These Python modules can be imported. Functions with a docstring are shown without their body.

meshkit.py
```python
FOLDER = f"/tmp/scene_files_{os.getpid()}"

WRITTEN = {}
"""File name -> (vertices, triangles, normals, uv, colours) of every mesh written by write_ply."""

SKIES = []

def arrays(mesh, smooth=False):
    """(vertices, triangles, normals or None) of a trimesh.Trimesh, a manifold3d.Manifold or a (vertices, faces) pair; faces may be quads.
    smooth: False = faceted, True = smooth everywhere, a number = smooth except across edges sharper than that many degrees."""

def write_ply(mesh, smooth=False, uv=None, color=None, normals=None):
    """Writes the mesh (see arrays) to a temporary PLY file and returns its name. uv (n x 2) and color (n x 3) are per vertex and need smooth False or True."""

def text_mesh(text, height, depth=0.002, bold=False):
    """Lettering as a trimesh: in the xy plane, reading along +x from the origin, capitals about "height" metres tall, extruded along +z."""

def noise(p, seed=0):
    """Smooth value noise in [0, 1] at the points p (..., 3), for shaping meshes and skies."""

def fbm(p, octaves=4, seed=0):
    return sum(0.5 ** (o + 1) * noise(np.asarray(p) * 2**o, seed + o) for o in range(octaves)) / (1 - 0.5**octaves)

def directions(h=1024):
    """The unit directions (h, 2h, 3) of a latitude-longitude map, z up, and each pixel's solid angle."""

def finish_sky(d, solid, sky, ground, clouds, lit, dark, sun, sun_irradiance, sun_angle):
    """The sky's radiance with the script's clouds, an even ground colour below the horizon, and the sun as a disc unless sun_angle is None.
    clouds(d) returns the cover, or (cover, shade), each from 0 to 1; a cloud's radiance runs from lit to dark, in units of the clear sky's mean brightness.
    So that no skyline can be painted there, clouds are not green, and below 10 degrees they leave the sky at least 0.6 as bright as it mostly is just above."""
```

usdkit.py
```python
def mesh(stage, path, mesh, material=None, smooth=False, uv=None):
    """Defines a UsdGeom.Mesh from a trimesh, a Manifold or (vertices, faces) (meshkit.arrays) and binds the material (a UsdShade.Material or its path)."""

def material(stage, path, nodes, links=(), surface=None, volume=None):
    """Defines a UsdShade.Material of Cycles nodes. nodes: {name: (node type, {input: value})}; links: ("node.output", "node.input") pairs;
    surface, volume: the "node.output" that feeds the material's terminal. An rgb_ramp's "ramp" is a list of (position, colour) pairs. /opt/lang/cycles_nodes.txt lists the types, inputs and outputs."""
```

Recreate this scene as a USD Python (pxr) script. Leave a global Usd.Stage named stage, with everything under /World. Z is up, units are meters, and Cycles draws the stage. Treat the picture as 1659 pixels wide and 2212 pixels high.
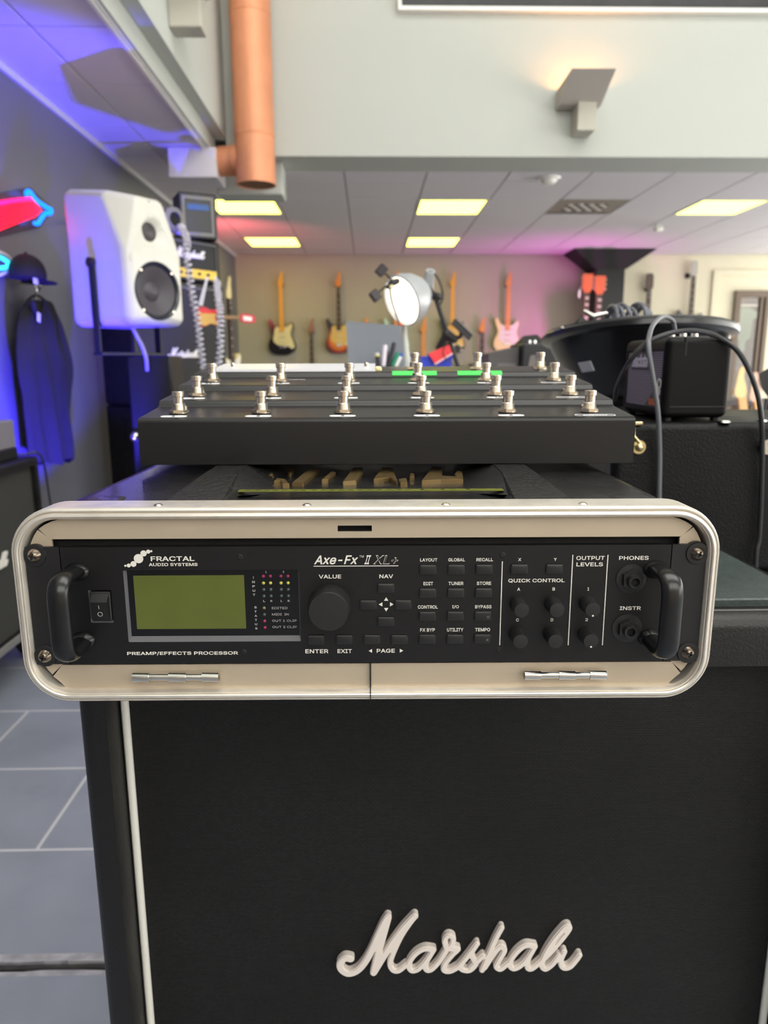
import math, numpy as np, trimesh, shapely, usdkit, meshkit, manifold3d
from shapely.geometry import Polygon, LineString, Point, box as sbox
from pxr import Usd, UsdGeom, UsdLux, UsdShade, Gf, Sdf
stage = Usd.Stage.CreateInMemory()
UsdGeom.SetStageUpAxis(stage, 'Z'); UsdGeom.SetStageMetersPerUnit(stage, 1.0)
UsdGeom.Xform.Define(stage, '/World'); UsdGeom.Scope.Define(stage, '/World/Looks')
rng = np.random.default_rng(7)
PI = math.pi
# ---------------------------------------------------------------- camera
H = 1.07                                             # eye height above the floor
FPX, PITCH, ROLL, YAW = 1550.0, math.radians(11.69), math.radians(-.17), math.radians(1.18)
cp, sp, cy, sy, cr, sr = math.cos(PITCH), math.sin(PITCH), math.cos(YAW), math.sin(YAW), math.cos(ROLL), math.sin(ROLL)
FW = np.array([sy*cp, cy*cp, -sp]); RT0 = np.array([cy, -sy, 0]); UP0 = np.cross(RT0, FW)
RT, UPV = cr*RT0 + sr*UP0, -sr*RT0 + cr*UP0
cam = UsdGeom.Camera.Define(stage, '/World/camera')
cam.AddTransformOp().Set(Gf.Matrix4d(*RT, 0, *UPV, 0, *(-FW), 0, 0, 0, H, 1))
cam.CreateHorizontalApertureAttr(36.0); cam.CreateVerticalApertureAttr(48.0)
cam.CreateFocalLengthAttr(36.0*FPX/1659)
cam.CreateFStopAttr(10.5); cam.CreateFocusDistanceAttr(.55)
cam.CreateClippingRangeAttr((.02, 100.0))
cam.CreateExposureAttr(-0.2)
# ---------------------------------------------------------------- daylight and coloured lamps
dome = UsdLux.DomeLight.Define(stage, '/World/daylight'); dome.CreateIntensityAttr(1.9); dome.CreateColorAttr(Gf.Vec3f(1.0, .985, .93))
def spot(name, pos, aim, color, power, cone=50, soft=.6, radius=.03):
    l = UsdLux.SphereLight.Define(stage, '/World/'+name)
    z = np.array(pos, float)-np.array(aim, float); z /= np.linalg.norm(z)
    x = np.cross([0, 1, .01], z); x /= np.linalg.norm(x); y = np.cross(z, x)
    l.AddTransformOp().Set(Gf.Matrix4d(*x, 0, *y, 0, *z, 0, *map(float, pos), 1))
    l.CreateRadiusAttr(radius); l.CreateIntensityAttr(power); l.CreateColorAttr(Gf.Vec3f(*color))
    s = UsdLux.ShapingAPI.Apply(l.GetPrim()); s.CreateShapingConeAngleAttr(cone); s.CreateShapingConeSoftnessAttr(soft)
BLUE, BLUE_AIM = (-1.12, 2.68, .32), (-1.5, 3.3, 1.16)
PINK, PINK_AIM = (2.35, 7.95, .95), (2.1, 8.75, 2.3)
REDL, REDL_AIM = (-1.42, 6.6, 1.72), (-1.25, 7.35, 2.32)
spot('blue_lamp_light', BLUE, BLUE_AIM, (.06, .035, 1.0), 11000, 37, .4)
spot('magenta_lamp_light', PINK, PINK_AIM, (1.0, .1, .8), 1700, 70, 1.)
spot('red_lamp_light', REDL, REDL_AIM, (1.0, .14, .16), 1500, 52, 1.)
# ---------------------------------------------------------------- helpers
def ray(px, py):
    return RT*((px-829.5)/FPX) + UPV*(-(py-1106)/FPX) + FW
def atY(px, py, Y):
    d = ray(px, py); p = d*(Y/d[1]); return np.array([p[0], p[1], p[2]+H])
def atX(px, py, X):
    d = ray(px, py); p = d*(X/d[0]); return np.array([p[0], p[1], p[2]+H])
def atZ(px, py, Z):
    d = ray(px, py); p = d*((Z-H)/d[2]); return np.array([p[0], p[1], p[2]+H])
def S(r, g, b):
    return tuple((c/12.92 if c <= .04045 else ((c+.055)/1.055)**2.4) for c in (r/255, g/255, b/255))
MATS = {}
def M(name, col, rough=.5, metal=0., spec=.5, var=0., vscale=6., bump=0., bscale=60., bdist=.001, emit=0., coat=0., stretch=None, rvar=0., detail=3):
    if name in MATS: return MATS[name]
    n = {'p': ('principled_bsdf', {'base_color': col, 'roughness': rough, 'metallic': metal, 'specular_ior_level': spec})}
    L = []
    if coat: n['p'][1]['coat_weight'] = coat; n['p'][1]['coat_roughness'] = .08
    if emit: n['p'][1]['emission_color'] = col; n['p'][1]['emission_strength'] = emit
    if var or bump or rvar:
        n['g'] = ('texture_coordinate', {}); src = 'g.object'
        if stretch: n['mp'] = ('mapping', {'scale': stretch}); L.append((src, 'mp.vector')); src = 'mp.vector'
    if var:
        n['n'] = ('noise_texture', {'scale': vscale, 'detail': 4.0}); L.append((src, 'n.vector'))
        a = tuple(max(0, c*(1-var)) for c in col); b = tuple(min(1, c*(1+var)) for c in col)
        n['r'] = ('rgb_ramp', {'ramp': [(0.3, a), (.7, b)]}); L += [('n.fac', 'r.fac'), ('r.color', 'p.base_color')]
    if rvar:
        n['n3'] = ('noise_texture', {'scale': vscale*1.7, 'detail': 3.0}); L.append((src, 'n3.vector'))
        n['mr'] = ('map_range', {'from_min': .3, 'from_max': .7, 'to_min': max(.02, rough-rvar), 'to_max': min(1, rough+rvar)})
        L += [('n3.fac', 'mr.value'), ('mr.result', 'p.roughness')]
    if bump:
        n['n2'] = ('noise_texture', {'scale': bscale, 'detail': float(detail), 'roughness': .6}); L.append((src, 'n2.vector'))
        n['b'] = ('bump', {'strength': bump, 'distance': bdist}); L += [('n2.fac', 'b.height'), ('b.normal', 'p.normal')]
    MATS[name] = usdkit.material(stage, '/World/Looks/'+name, n, L, surface='p.BSDF')
    return MATS[name]
USED = {}
def fresh(parent, name):
    k = (parent, name); USED[k] = USED.get(k, -1)+1
    return f'{parent}/{name}' if USED[k] == 0 else f'{parent}/{name}_{USED[k]:03d}'
def tagp(prim, label=None, cat=None, group=None, kind=None):
    for k, v in (('label', label), ('category', cat), ('group', group), ('kind', kind)):
        if v: prim.SetCustomDataByKey(k, v)
class Thing:
    """An Xform at the thing's base; add() takes meshes in its own frame, addw() in the world's."""
    def __init__(s, name, label, cat, loc=(0, 0, 0), rz=0., group=None, kind=None, rx=0.):
        s.path = fresh('/World', name); s.x = UsdGeom.Xform.Define(stage, s.path)
        s.loc = np.array(loc, float); s.rz = rz
        s.x.AddTranslateOp().Set(Gf.Vec3d(*map(float, loc)))
        if rz: s.x.AddRotateZOp().Set(math.degrees(rz))
        if rx: s.x.AddRotateXOp().Set(math.degrees(rx))
        s.prim = s.x.GetPrim(); tagp(s.prim, label, cat, group, kind)
    def add(s, name, mesh, mat, smooth=30, label=None, parent=None, kind=None):
        p = fresh(parent or s.path, name)
        m = usdkit.mesh(stage, p, mesh, mat, smooth=smooth)
        tagp(m.GetPrim(), label, kind=kind); return p
    def addw(s, name, mesh, mat, **k):
        m = mesh.copy(); m.apply_translation(-s.loc)
        if s.rz: m.apply_transform(trimesh.transformations.rotation_matrix(-s.rz, [0, 0, 1]))
        return s.add(name, m, mat, **k)
def single(name, mesh, mat, label=None, cat=None, group=None, kind=None, smooth=30):
    p = fresh('/World', name); m = usdkit.mesh(stage, p, mesh, mat, smooth=smooth); tagp(m.GetPrim(), label, cat, group, kind); return p
def copy_of(src, name, label, cat, loc, rz=0., group=None):
    p = fresh('/World', name); x = UsdGeom.Xform.Define(stage, p)
    x.GetPrim().GetReferences().AddInternalReference(src.path)
    x.ClearXformOpOrder(); x.AddTranslateOp().Set(Gf.Vec3d(*map(float, loc)))
    if rz: x.AddRotateZOp().Set(math.degrees(rz))
    x.GetPrim().SetInstanceable(True); tagp(x.GetPrim(), label, cat, group); return p
cat_ = trimesh.util.concatenate
def mv(m, x=0, y=0, z=0):
    m = m.copy(); m.apply_translation([x, y, z]); return m
def rot(m, ang, axis, at=(0, 0, 0)):
    m = m.copy(); m.apply_transform(trimesh.transformations.rotation_matrix(ang, axis, at)); return m
def bx(x0, x1, y0, y1, z0, z1, b=0.):
    """box with chamfered edges"""
    if b <= 0:
        m = trimesh.creation.box([x1-x0, y1-y0, z1-z0]); m.apply_translation([(x0+x1)/2, (y0+y1)/2, (z0+z1)/2]); return m
    b = min(b, (x1-x0)*.49, (y1-y0)*.49, (z1-z0)*.49); P = []
    for sx, X in ((1, x0), (-1, x1)):
        for sy_, Y in ((1, y0), (-1, y1)):
            for sz, Z in ((1, z0), (-1, z1)):
                P += [(X, Y+sy_*b, Z+sz*b), (X+sx*b, Y, Z+sz*b), (X+sx*b, Y+sy_*b, Z)]
    return hull(P)
def hull(P):
    return trimesh.convex.convex_hull(np.array(P, float))
_sph = trimesh.creation.uv_sphere(radius=1, count=[8, 12]).vertices
def rbx(x0, x1, y0, y1, z0, z1, r):
    P = []
    for X in (x0+r, x1-r):
        for Y in (y0+r, y1-r):
            for Z in (z0+r, z1-r): P.append(_sph*r+[X, Y, Z])
    return hull(np.vstack(P))
def balls(pts):
    return hull(np.vstack([_sph*r+np.array(p) for p, r in pts]))
def cyl(p0, p1, r, n=24, r2=None):
    p0, p1 = np.array(p0, float), np.array(p1, float); d = p1-p0; L = np.linalg.norm(d)
    m = lathe([(r, 0), (r if r2 is None else r2, L)], n, cap=True)
    m.apply_transform(trimesh.geometry.align_vectors([0, 0, 1], d/L)); m.apply_translation(p0); return m
def lathe(prof, n=32, cap=False):
    """prof: (radius, z) pairs, revolved about z"""
    prof = list(prof)
    if cap: prof = [(0, prof[0][1])]+prof+[(0, prof[-1][1])]
    a = np.linspace(0, 2*PI, n, endpoint=False); V, F = [], []
    for r, z in prof: V.append(np.stack([r*np.cos(a), r*np.sin(a), np.full(n, z)], 1))
    for k in range(len(prof)-1):
        for i in range(n):
            j = (i+1) % n; a0, a1, b0, b1 = k*n+i, k*n+j, (k+1)*n+i, (k+1)*n+j
            if prof[k][0] > 1e-9: F.append((a0, a1, b1))
            if prof[k+1][0] > 1e-9: F.append((a0, b1, b0))
    m = trimesh.Trimesh(np.vstack(V), F, process=False); m.merge_vertices(); 
    m.remove_unreferenced_vertices(); return m
def face(m, d, at=(0, 0, 0)):
    """turns z to direction d and moves to at"""
    m = m.copy(); m.apply_transform(trimesh.geometry.align_vectors([0, 0, 1], np.array(d, float)/np.linalg.norm(d))); m.apply_translation(at); return m
def front(m, x, z, y=0):
    """a mesh made along +z turned to face -y at (x, y, z)"""
    m = m.copy(); V = m.vertices.copy(); m.vertices = np.stack([V[:, 0]+x, y-V[:, 2], V[:, 1]+z], 1); return m
def spline(P, n=8):
    P = np.array(P, float)
    if len(P) < 3: return P
    Q = np.vstack([2*P[0]-P[1], P, 2*P[-1]-P[-2]]); out = []
    for k in range(1, len(Q)-2):
        for t in np.linspace(0, 1, n, endpoint=False):
            a, b, c, d = Q[k-1], Q[k], Q[k+1], Q[k+2]
            out.append(.5*(2*b+(c-a)*t+(2*a-5*b+4*c-d)*t*t+(3*b-a-3*c+d)*t**3))
    return np.vstack([out, P[-1]])
def tube(P, r, n=10, sm=0, closed=False, flat=None):
    """round tube along points; flat=(a, b) makes an oval with a across the given side vector"""
    P = np.array(P, float)
    if sm: P = spline(P, sm)
    T = np.gradient(P, axis=0); T /= np.linalg.norm(T, axis=1)[:, None]+1e-12
    u = np.cross(T[0], [0, 0, 1.0]); u = np.cross(T[0], [1.0, 0, 0]) if np.linalg.norm(u) < .1 else u
    u /= np.linalg.norm(u); V, a = [], np.linspace(0, 2*PI, n, endpoint=False)
    rr = np.interp(np.linspace(0, 1, len(P)), np.linspace(0, 1, max(2, np.size(r))), np.broadcast_to(r, max(2, np.size(r))))
    for k in range(len(P)):
        u = u-T[k]*(u@T[k]); u /= np.linalg.norm(u); w = np.cross(T[k], u)
        V.append(P[k]+rr[k]*(np.cos(a)[:, None]*u+np.sin(a)[:, None]*w))
    F = []
    for k in range(len(P)-1):
        for i in range(n):
            j = (i+1) % n; F += [(k*n+i, k*n+j, (k+1)*n+j), (k*n+i, (k+1)*n+j, (k+1)*n+i)]
    V = np.vstack(V); c = len(V); V = np.vstack([V, P[0], P[-1]]); e = (len(P)-1)*n
    for i in range(n):
        j = (i+1) % n; F += [(c, j, i), (c+1, e+i, e+j)]
    return trimesh.Trimesh(V, F, process=False)
def prism(poly, d, hole_ok=True):
    """a shapely shape extruded along +z by d"""
    g = [p for p in getattr(poly, 'geoms', [poly]) if p.area > 1e-12]
    return cat_([trimesh.creation.extrude_polygon(p, d, engine='earcut') for p in g])
def pz(poly, y0, y1):
    """shape drawn in x-z, extruded from y0 to y1"""
    return front(prism(poly, y1-y0), 0, 0, y1)
def px_(poly, x0, x1):
    """shape drawn in y-z, extruded from x0 to x1"""
    m = prism(poly, x1-x0); V = m.vertices; m.vertices = np.stack([V[:, 2]+x0, V[:, 0], V[:, 1]], 1); return m
def puffy(poly, d, b, dirn=1):
    """extruded shape with a small bevel on the +z side"""
    return cat_([prism(poly, d-b), mv(prism(poly.buffer(-b*.6), b), 0, 0, d-b)])
def rrect(x0, x1, z0, z1, r, q=6):
    return sbox(x0+r, z0+r, x1-r, z1-r).buffer(r, quad_segs=q)
def chaikin(P, k=2):
    P = np.array(P, float)
    for _ in range(k):
        Q = np.roll(P, -1, 0); P = np.stack([.75*P+.25*Q, .25*P+.75*Q], 1).reshape(-1, 2)
    return Polygon(P)
def mani(m):
    m = m.copy(); m.merge_vertices()
    return manifold3d.Manifold(manifold3d.Mesh(np.asarray(m.vertices, np.float32), np.asarray(m.faces, np.uint32)))
def tri(man):
    q = man.to_mesh(); return trimesh.Trimesh(q.vert_properties[:, :3], q.tri_verts, process=False)
def cut(a, *bs):
    r = mani(a)
    for b in bs: r = r - mani(b)
    return tri(r)
def text(s, x0, x1, z0, z1, y=0., bold=True, shear=0., depth=.00025):
    """raised lettering facing -y, fitted into the given box"""
    m = meshkit.text_mesh(s, .1, .01, bold); V = m.vertices.copy(); lo, hi = V.min(0), V.max(0)
    V[:, 0] = (V[:, 0]-lo[0])/(hi[0]-lo[0]); V[:, 1] = (V[:, 1]-lo[1])/(hi[1]-lo[1]); V[:, 2] = (V[:, 2]-lo[2])/(hi[2]-lo[2])
    X = x0+V[:, 0]*(x1-x0-shear*(z1-z0))+shear*V[:, 1]*(z1-z0)
    m.vertices = np.stack([X, y-V[:, 2]*depth, z0+V[:, 1]*(z1-z0)], 1); return m
# pen strokes of the script badge, in units of its picture (x right, y down)
BADGE = [[(160,368),(125,365),(97,395),(104,432),(145,455),(195,440),(235,400),(275,335),(320,235),(355,160),(382,118)],
 [(382,122),(352,230),(325,330),(296,450)],[(296,450),(345,370),(400,285),(470,190),(542,112)],
 [(540,116),(470,215),(420,315),(395,390),(410,432),(445,438),(490,405)],
 [(655,312),(600,308),(545,340),(508,395),(520,435),(560,430),(610,380),(655,312)],[(655,312),(610,390),(612,432),(645,428),(690,380),(735,310)],
 [(735,310),(722,262),(740,230),(770,240),(765,282),(745,305),(800,308),(765,345),(722,400),(718,435),(755,440),(805,415)],
 [(805,415),(860,350),(915,278)],[(910,285),(880,335),(895,370),(905,402),(870,435),(828,432),(815,412)],[(880,420),(950,350)],
 [(945,435),(990,330),(1030,240),(1062,182)],[(960,420),(1020,330),(1060,292),(1078,318),(1050,370),(1030,412),(1055,428),(1100,395)],
 [(1260,292),(1205,288),(1150,330),(1112,390),(1128,425),(1172,410),(1220,360),(1260,295)],[(1260,295),(1220,370),(1217,420),(1245,424),(1300,380)],
 [(1300,380),(1360,322),(1430,240),(1466,188),(1456,172),(1430,190),(1370,262),(1322,340),(1302,400),(1322,428),(1365,400),(1405,350)],
 [(1437,325),(1415,380),(1430,420),(1470,415),(1508,375),(1528,347)]]
BADGE_FULL = BADGE[:-1]+[[(1400,350),(1470,270),(1540,190),(1530,172),(1500,190),(1440,262),(1412,340),(1405,400),(1425,428),(1470,415),(1508,375),(1528,347)]]
def badge_shape(strokes, w, x0, x1, fn):
    out = []
    for k, st in enumerate(strokes):
        out.append(LineString([fn(*p) for p in spline(st, 6)]).buffer(w*(1.25 if k < 3 else 1.), quad_segs=5))
    return shapely.union_all(out)
# ---------------------------------------------------------------- materials of the room
m_white = M('white_paint', S(180, 183, 177), .75, bump=.08, bscale=180)
m_dark = M('charcoal_paint', S(104, 104, 115), .5, bump=.12, bscale=220)
m_taupe = M('taupe_paint', S(174, 169, 154), .7, bump=.08, bscale=180)
m_cream = M('cream_paint', S(222, 216, 190), .7)
m_tile = M('ceiling_board', S(214, 209, 214), .85, bump=.2, bscale=260, bdist=.002)
m_gap = M('ceiling_gap', S(110, 105, 104), .9)
m_floor = M('slate_tile', S(132, 137, 148), .42, var=.12, vscale=4., bump=.12, bscale=22, bdist=.003, rvar=.1)
m_grout = M('grey_grout', S(186, 184, 190), .8)
m_black = M('black_satin', S(30, 30, 33), .45)
m_deep = M('deep_black', S(10, 10, 11), .7)
m_tolex = M('black_tolex', S(18, 17, 18), .36, spec=.42, bump=.55, bscale=420, bdist=.0012, rvar=.08)
m_chrome = M('chrome', S(212, 210, 205), .16, 1.)
m_nickel = M('nickel', S(216, 205, 190), .2, 1.)
m_whitepl = M('white_plastic', S(232, 231, 226), .35)
m_copper = M('copper', S(216, 146, 108), .5, .3, var=.06, vscale=9)
m_greywh = M('grey_white', S(196, 194, 196), .6)
CZ = 2.32
struct = dict(kind='structure')
def setting(name, mesh, mat, smooth=30): return single(name, mesh, mat, kind='structure', smooth=smooth)
# floor: slab of grout with every tile laid on it
fl = Thing('floor', None, None, kind='structure')
fl.add('screed', cat_([bx(-1.75, 5.8, -3.3, 1.111, -.12, -.0008), bx(-1.75, 5.8, 1.134, 9.4, -.12, -.0008), bx(-1.75, 5.8, 1.1, 1.15, -.12, -.02)]), m_grout)
YL = [-3.212+.334*k for k in range(38)]; YL = [y+(1.445-YL[14])+.0 for y in YL]
far = []
for r_, y0 in enumerate(YL):
    off = -.755 if (r_ % 2 == 0) else -1.08
    for k in range(-2, 11):
        x0 = off+.65*k; a, b = max(x0, -1.54), min(x0+.65, 5.6)
        if b-a < .03: continue
        g = .0040; ya, yb = y0+g, y0+.334-g
        if abs(yb-1.111) < .02: yb = 1.101
        if abs(ya-1.114) < .02: ya = 1.151
        m = bx(a+g, b-g, ya, yb, -.012, 0, .0005)
        if -1.6 < a < .2 and .7 < y0 < 5: fl.add('floor_tile', m, m_floor, smooth=False)
        else: far.append(m)
fl.add('floor_tiles', cat_(far), m_floor, smooth=False, kind='stuff')
# the worn expansion joint with its chipped lip
N = 60; xs = np.linspace(-1.54, .6, N); P = []
for side, yb in ((0, 1.1115), (1, 1.1335)):
    prof = [yb+.006*(meshkit.noise(np.array([x*40, side*9., 0.]))-.5) for x in xs]
    P.append(prof)
lip = Polygon([(x, y) for x, y in zip(xs, P[1])]+[(x, 1.151) for x in xs[::-1]])
lip2 = Polygon([(x, 1.101) for x in xs]+[(x, y) for x, y in zip(xs[::-1], P[0][::-1])])
fl.add('chipped_lip', mv(prism(lip.union(lip2), .012), 0, 0, -.0125), M('chipped_edge', S(150, 148, 156), .8, var=.25, vscale=30), smooth=False)
fl.add('joint_seal', cat_([bx(-1.54, .6, 1.10, 1.15, -.0199, -.0105), tube([(x, 1.1255+.003*meshkit.noise(np.array([x*30, 3., 0.])), -.008) for x in xs], .0045, 6)]), M('joint_rubber', S(52, 50, 50), .8, var=.3, vscale=40), smooth=False)
# walls
setting('wall_left', bx(-1.75, -1.55, -3.3, 8.95, 0, CZ+.4), m_dark)
wb = Thing('wall_back', None, None, kind='structure')
wb.add('taupe_wall', bx(-1.6, 2.75, 8.85, 9.0, 0, CZ+.1), m_taupe)
D0, D1 = atY(1592, 634, 8.85), atY(1652, 634, 8.85)
wx0, wx1, wz1 = D0[0], D1[0]+.02, D0[2]
hole = sbox(2.75, 0, 5.7, CZ+.1).difference(sbox(wx0, .2, wx1, wz1))
wb.add('cream_wall', pz(hole, 8.85, 9.0), m_cream)
w_ = Thing('window_1', None, None, kind='structure')  # unseen side window, added to let daylight into the back
w_.add('upper_wall', bx(5.6, 5.75, -3.5, 9.0, CZ+.1, 5.6), m_white); w_.add('window_sill', bx(5.6, 5.75, -3.5, 9.0, 0, .5, .01), m_white)
for y in (-3.45, -.4, 2.6, 5.6, 8.92): w_.add('mullion', bx(5.62, 5.7, y-.04, y+.04, .5, CZ+.1, .004), m_white)
w2_ = Thing('window_2', None, None, kind='structure')  # unseen high window, added for daylight from behind the camera
for x in (-1.7, .8, 3.3, 5.7): w2_.add('mullion', bx(x-.05, x+.05, -3.45, -3.35, 2.3, 5.6, .004), m_white)
w2_.add('transom', bx(-1.75, 5.75, -3.45, -3.35, 3.9, 4.0, .004), m_white)
setting('roof', cat_([bx(-1.75, 5.75, 2.2, 5.13, 5.6, 5.7), bx(-1.75, 5.75, -3.5, -.7, 5.6, 5.7), bx(-1.75, 5.75, 5.13, 9.0, CZ+.3, CZ+.4)]), m_white)  # unseen cover, added with an opening sized to limit the skylight
setting('wall_front_upper', bx(-.86, 5.75, 4.773, 5.13, CZ, 5.6), m_white)
setting('wall_left_upper', bx(-1.75, -.856, -3.3, 4.78, CZ+.0925, 5.6), m_white)
setting('wall_rear', bx(-1.75, 5.75, -3.5, -3.3, 0, 2.3), M('warm_rear_paint', S(222, 206, 184), .8))  # unseen wall, height and warm tint shaped for frontal light and metal reflections
# ceilings with their boards
ce = Thing('ceiling', None, None, kind='structure')
ce.add('ceiling_backing', cat_([bx(-1.6, 5.65, 5.13, 8.9, CZ+.012, CZ+.05), bx(-1.6, -.94, -3.3, 5.14, CZ+.012, CZ+.05)]), m_gap)
XL = [-1.55]+[-1.267+.556*k for k in range(0, 13)]
YL2 = [5.13]+[5.375+.575*k for k in range(0, 7)]
panels = {(1, 2), (1, 5), (4, 2), (4, 5), (8, 2)}; vents = {(6, 2)}
def board(a, b, c, d): return bx(a+.004, b-.004, c+.004, d-.004, CZ, CZ+.014, .002)
cells = {}
for i in range(len(XL)-1):
    for j in range(len(YL2)-1):
        cells[i, j] = (XL[i], min(XL[i+1], 5.6), YL2[j], YL2[j+1])
        if (i, j) in panels or (i, j) in vents: continue
        ce.add('ceiling_tile', board(*cells[i, j]), m_tile, smooth=False)
YS = [-3.275+.575*k for k in range(0, 15)]+[5.13]
for j in range(len(YS)-1):
    for a, b in ((-1.545, -1.267), (-1.267, -.972)):
        ce.add('ceiling_tile', board(a, b, YS[j], YS[j+1]), m_tile, smooth=False)
setting('trim_1', cat_([bx(-.97, -.955, -3.3, 4.77, CZ-.012, CZ+.06), bx(-.953, -.942, -3.3, 4.77, CZ-.006, CZ+.06)]), m_whitepl)
setting('trim_2', bx(-.942, -.928, -3.3, 4.77, CZ-.002, CZ+.0925), m_white)
setting('trim_3', bx(-1.55, -1.535, -3.3, 8.85, CZ-.03, CZ), m_greywh)
# casing lines of the doorway on the cream wall
t = Thing('door_1', None, None, kind='structure')
c0 = atY(1541, 590, 8.84); c1 = atY(1552, 590, 8.84)
t.add('casing', pz(sbox(c0[0], 0, 5.5, c0[2]+.03).difference(sbox(c1[0], -.1, 5.45, c1[2]-.03)), 8.82, 8.85), m_cream)
m_brown = M('brown_frame', S(104, 88, 72), .5)
fr = sbox(wx0-.03, .2, wx1+.03, wz1+.03)
fr = fr.difference(sbox(wx0+.035, .3, wx0+.275, wz1-.045)).difference(sbox(wx0+.305, .3, wx1-.02, wz1-.045))
t.add('window_frame', pz(fr, 8.80, 8.86), m_brown)
gl = usdkit.material(stage, '/World/Looks/pane_glass', {'t': ('transparent_bsdf', {'color': (.86, .84, .82)}), 'g': ('glossy_bsdf', {'roughness': .02, 'color': (1, 1, 1)}), 'f': ('fresnel', {'IOR': 1.5}), 'm': ('mix_closure', {})},
    [('f.fac', 'm.fac'), ('t.BSDF', 'm.closure1'), ('g.BSDF', 'm.closure2')], surface='m.closure')
t.add('pane', bx(wx0+.03, wx1-.01, 8.83, 8.836, .3, wz1-.04), gl)
setting('wall_back_room', cat_([bx(wx0-.4, wx1+.6, 9.9, 9.95, 0, 2.5), bx(wx0-.45, wx0-.4, 9.0, 9.95, 0, 2.5), bx(wx1+.6, wx1+.65, 9.0, 9.95, 0, 2.5)]), M('brown_room', S(112, 90, 80), .8, var=.12, vscale=3))
# mint garment hanging in the room behind the pane
gp = [(1597, 670), (1602, 666), (1615, 666), (1622, 668), (1635, 676), (1634, 688), (1625, 688), (1621, 715), (1618, 730), (1608, 738), (1606, 755), (1601, 762), (1596, 758), (1595, 735), (1590, 732), (1593, 700)]
gp = [atY(x, y, 9.3) for x, y in gp]
mm = pz(Polygon([(p[0], p[2]) for p in gp]).buffer(-.01).buffer(.01), 9.27, 9.31)
single('mint_garment', mm, M('mint_cloth', S(205, 236, 222), .8), 'pale mint garment hanging behind the brown framed window at right', 'clothes')
single('garment_rail', cyl((wx0-.3, 9.31, gp[1][2]+.03), (wx1+.4, 9.31, gp[1][2]+.03), .012), m_chrome, 'thin rail behind the brown window, holding the mint garment', 'rail')
# black pillar with flared capital
p = Thing('trim_4', None, None, kind='structure', loc=(2.75, 8.6, 0))
p.addw('pillar_shaft', bx(2.585, 2.915, 8.45, 8.78, 0, 2.12, .006), M('black_gloss', S(12, 12, 14), .3, spec=.35))
p.addw('flared_capital', hull([(2.575, 8.44, 2.11), (2.925, 8.44, 2.11), (2.575, 8.79, 2.11), (2.925, 8.79, 2.11), (2.30, 8.36, 2.316), (3.23, 8.36, 2.316), (2.30, 8.84, 2.316), (3.23, 8.84, 2.316)]), m_deep, smooth=False)
# boxed ends under the soffit
b0, b1 = atY(362, 331, 4.58), atY(468, 383, 4.58)
setting('trim_5', bx(b0[0], b1[0], 4.58, 4.86, b1[2], CZ-.001, .004), M('lilac_white', S(214, 210, 214), .7))
b2, b3 = atY(470, 365, 4.95), atY(612, 424, 4.95)
setting('trim_6', bx(b2[0], b3[0], 4.9, 5.12, b3[2], CZ-.001, .004), m_white)
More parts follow.
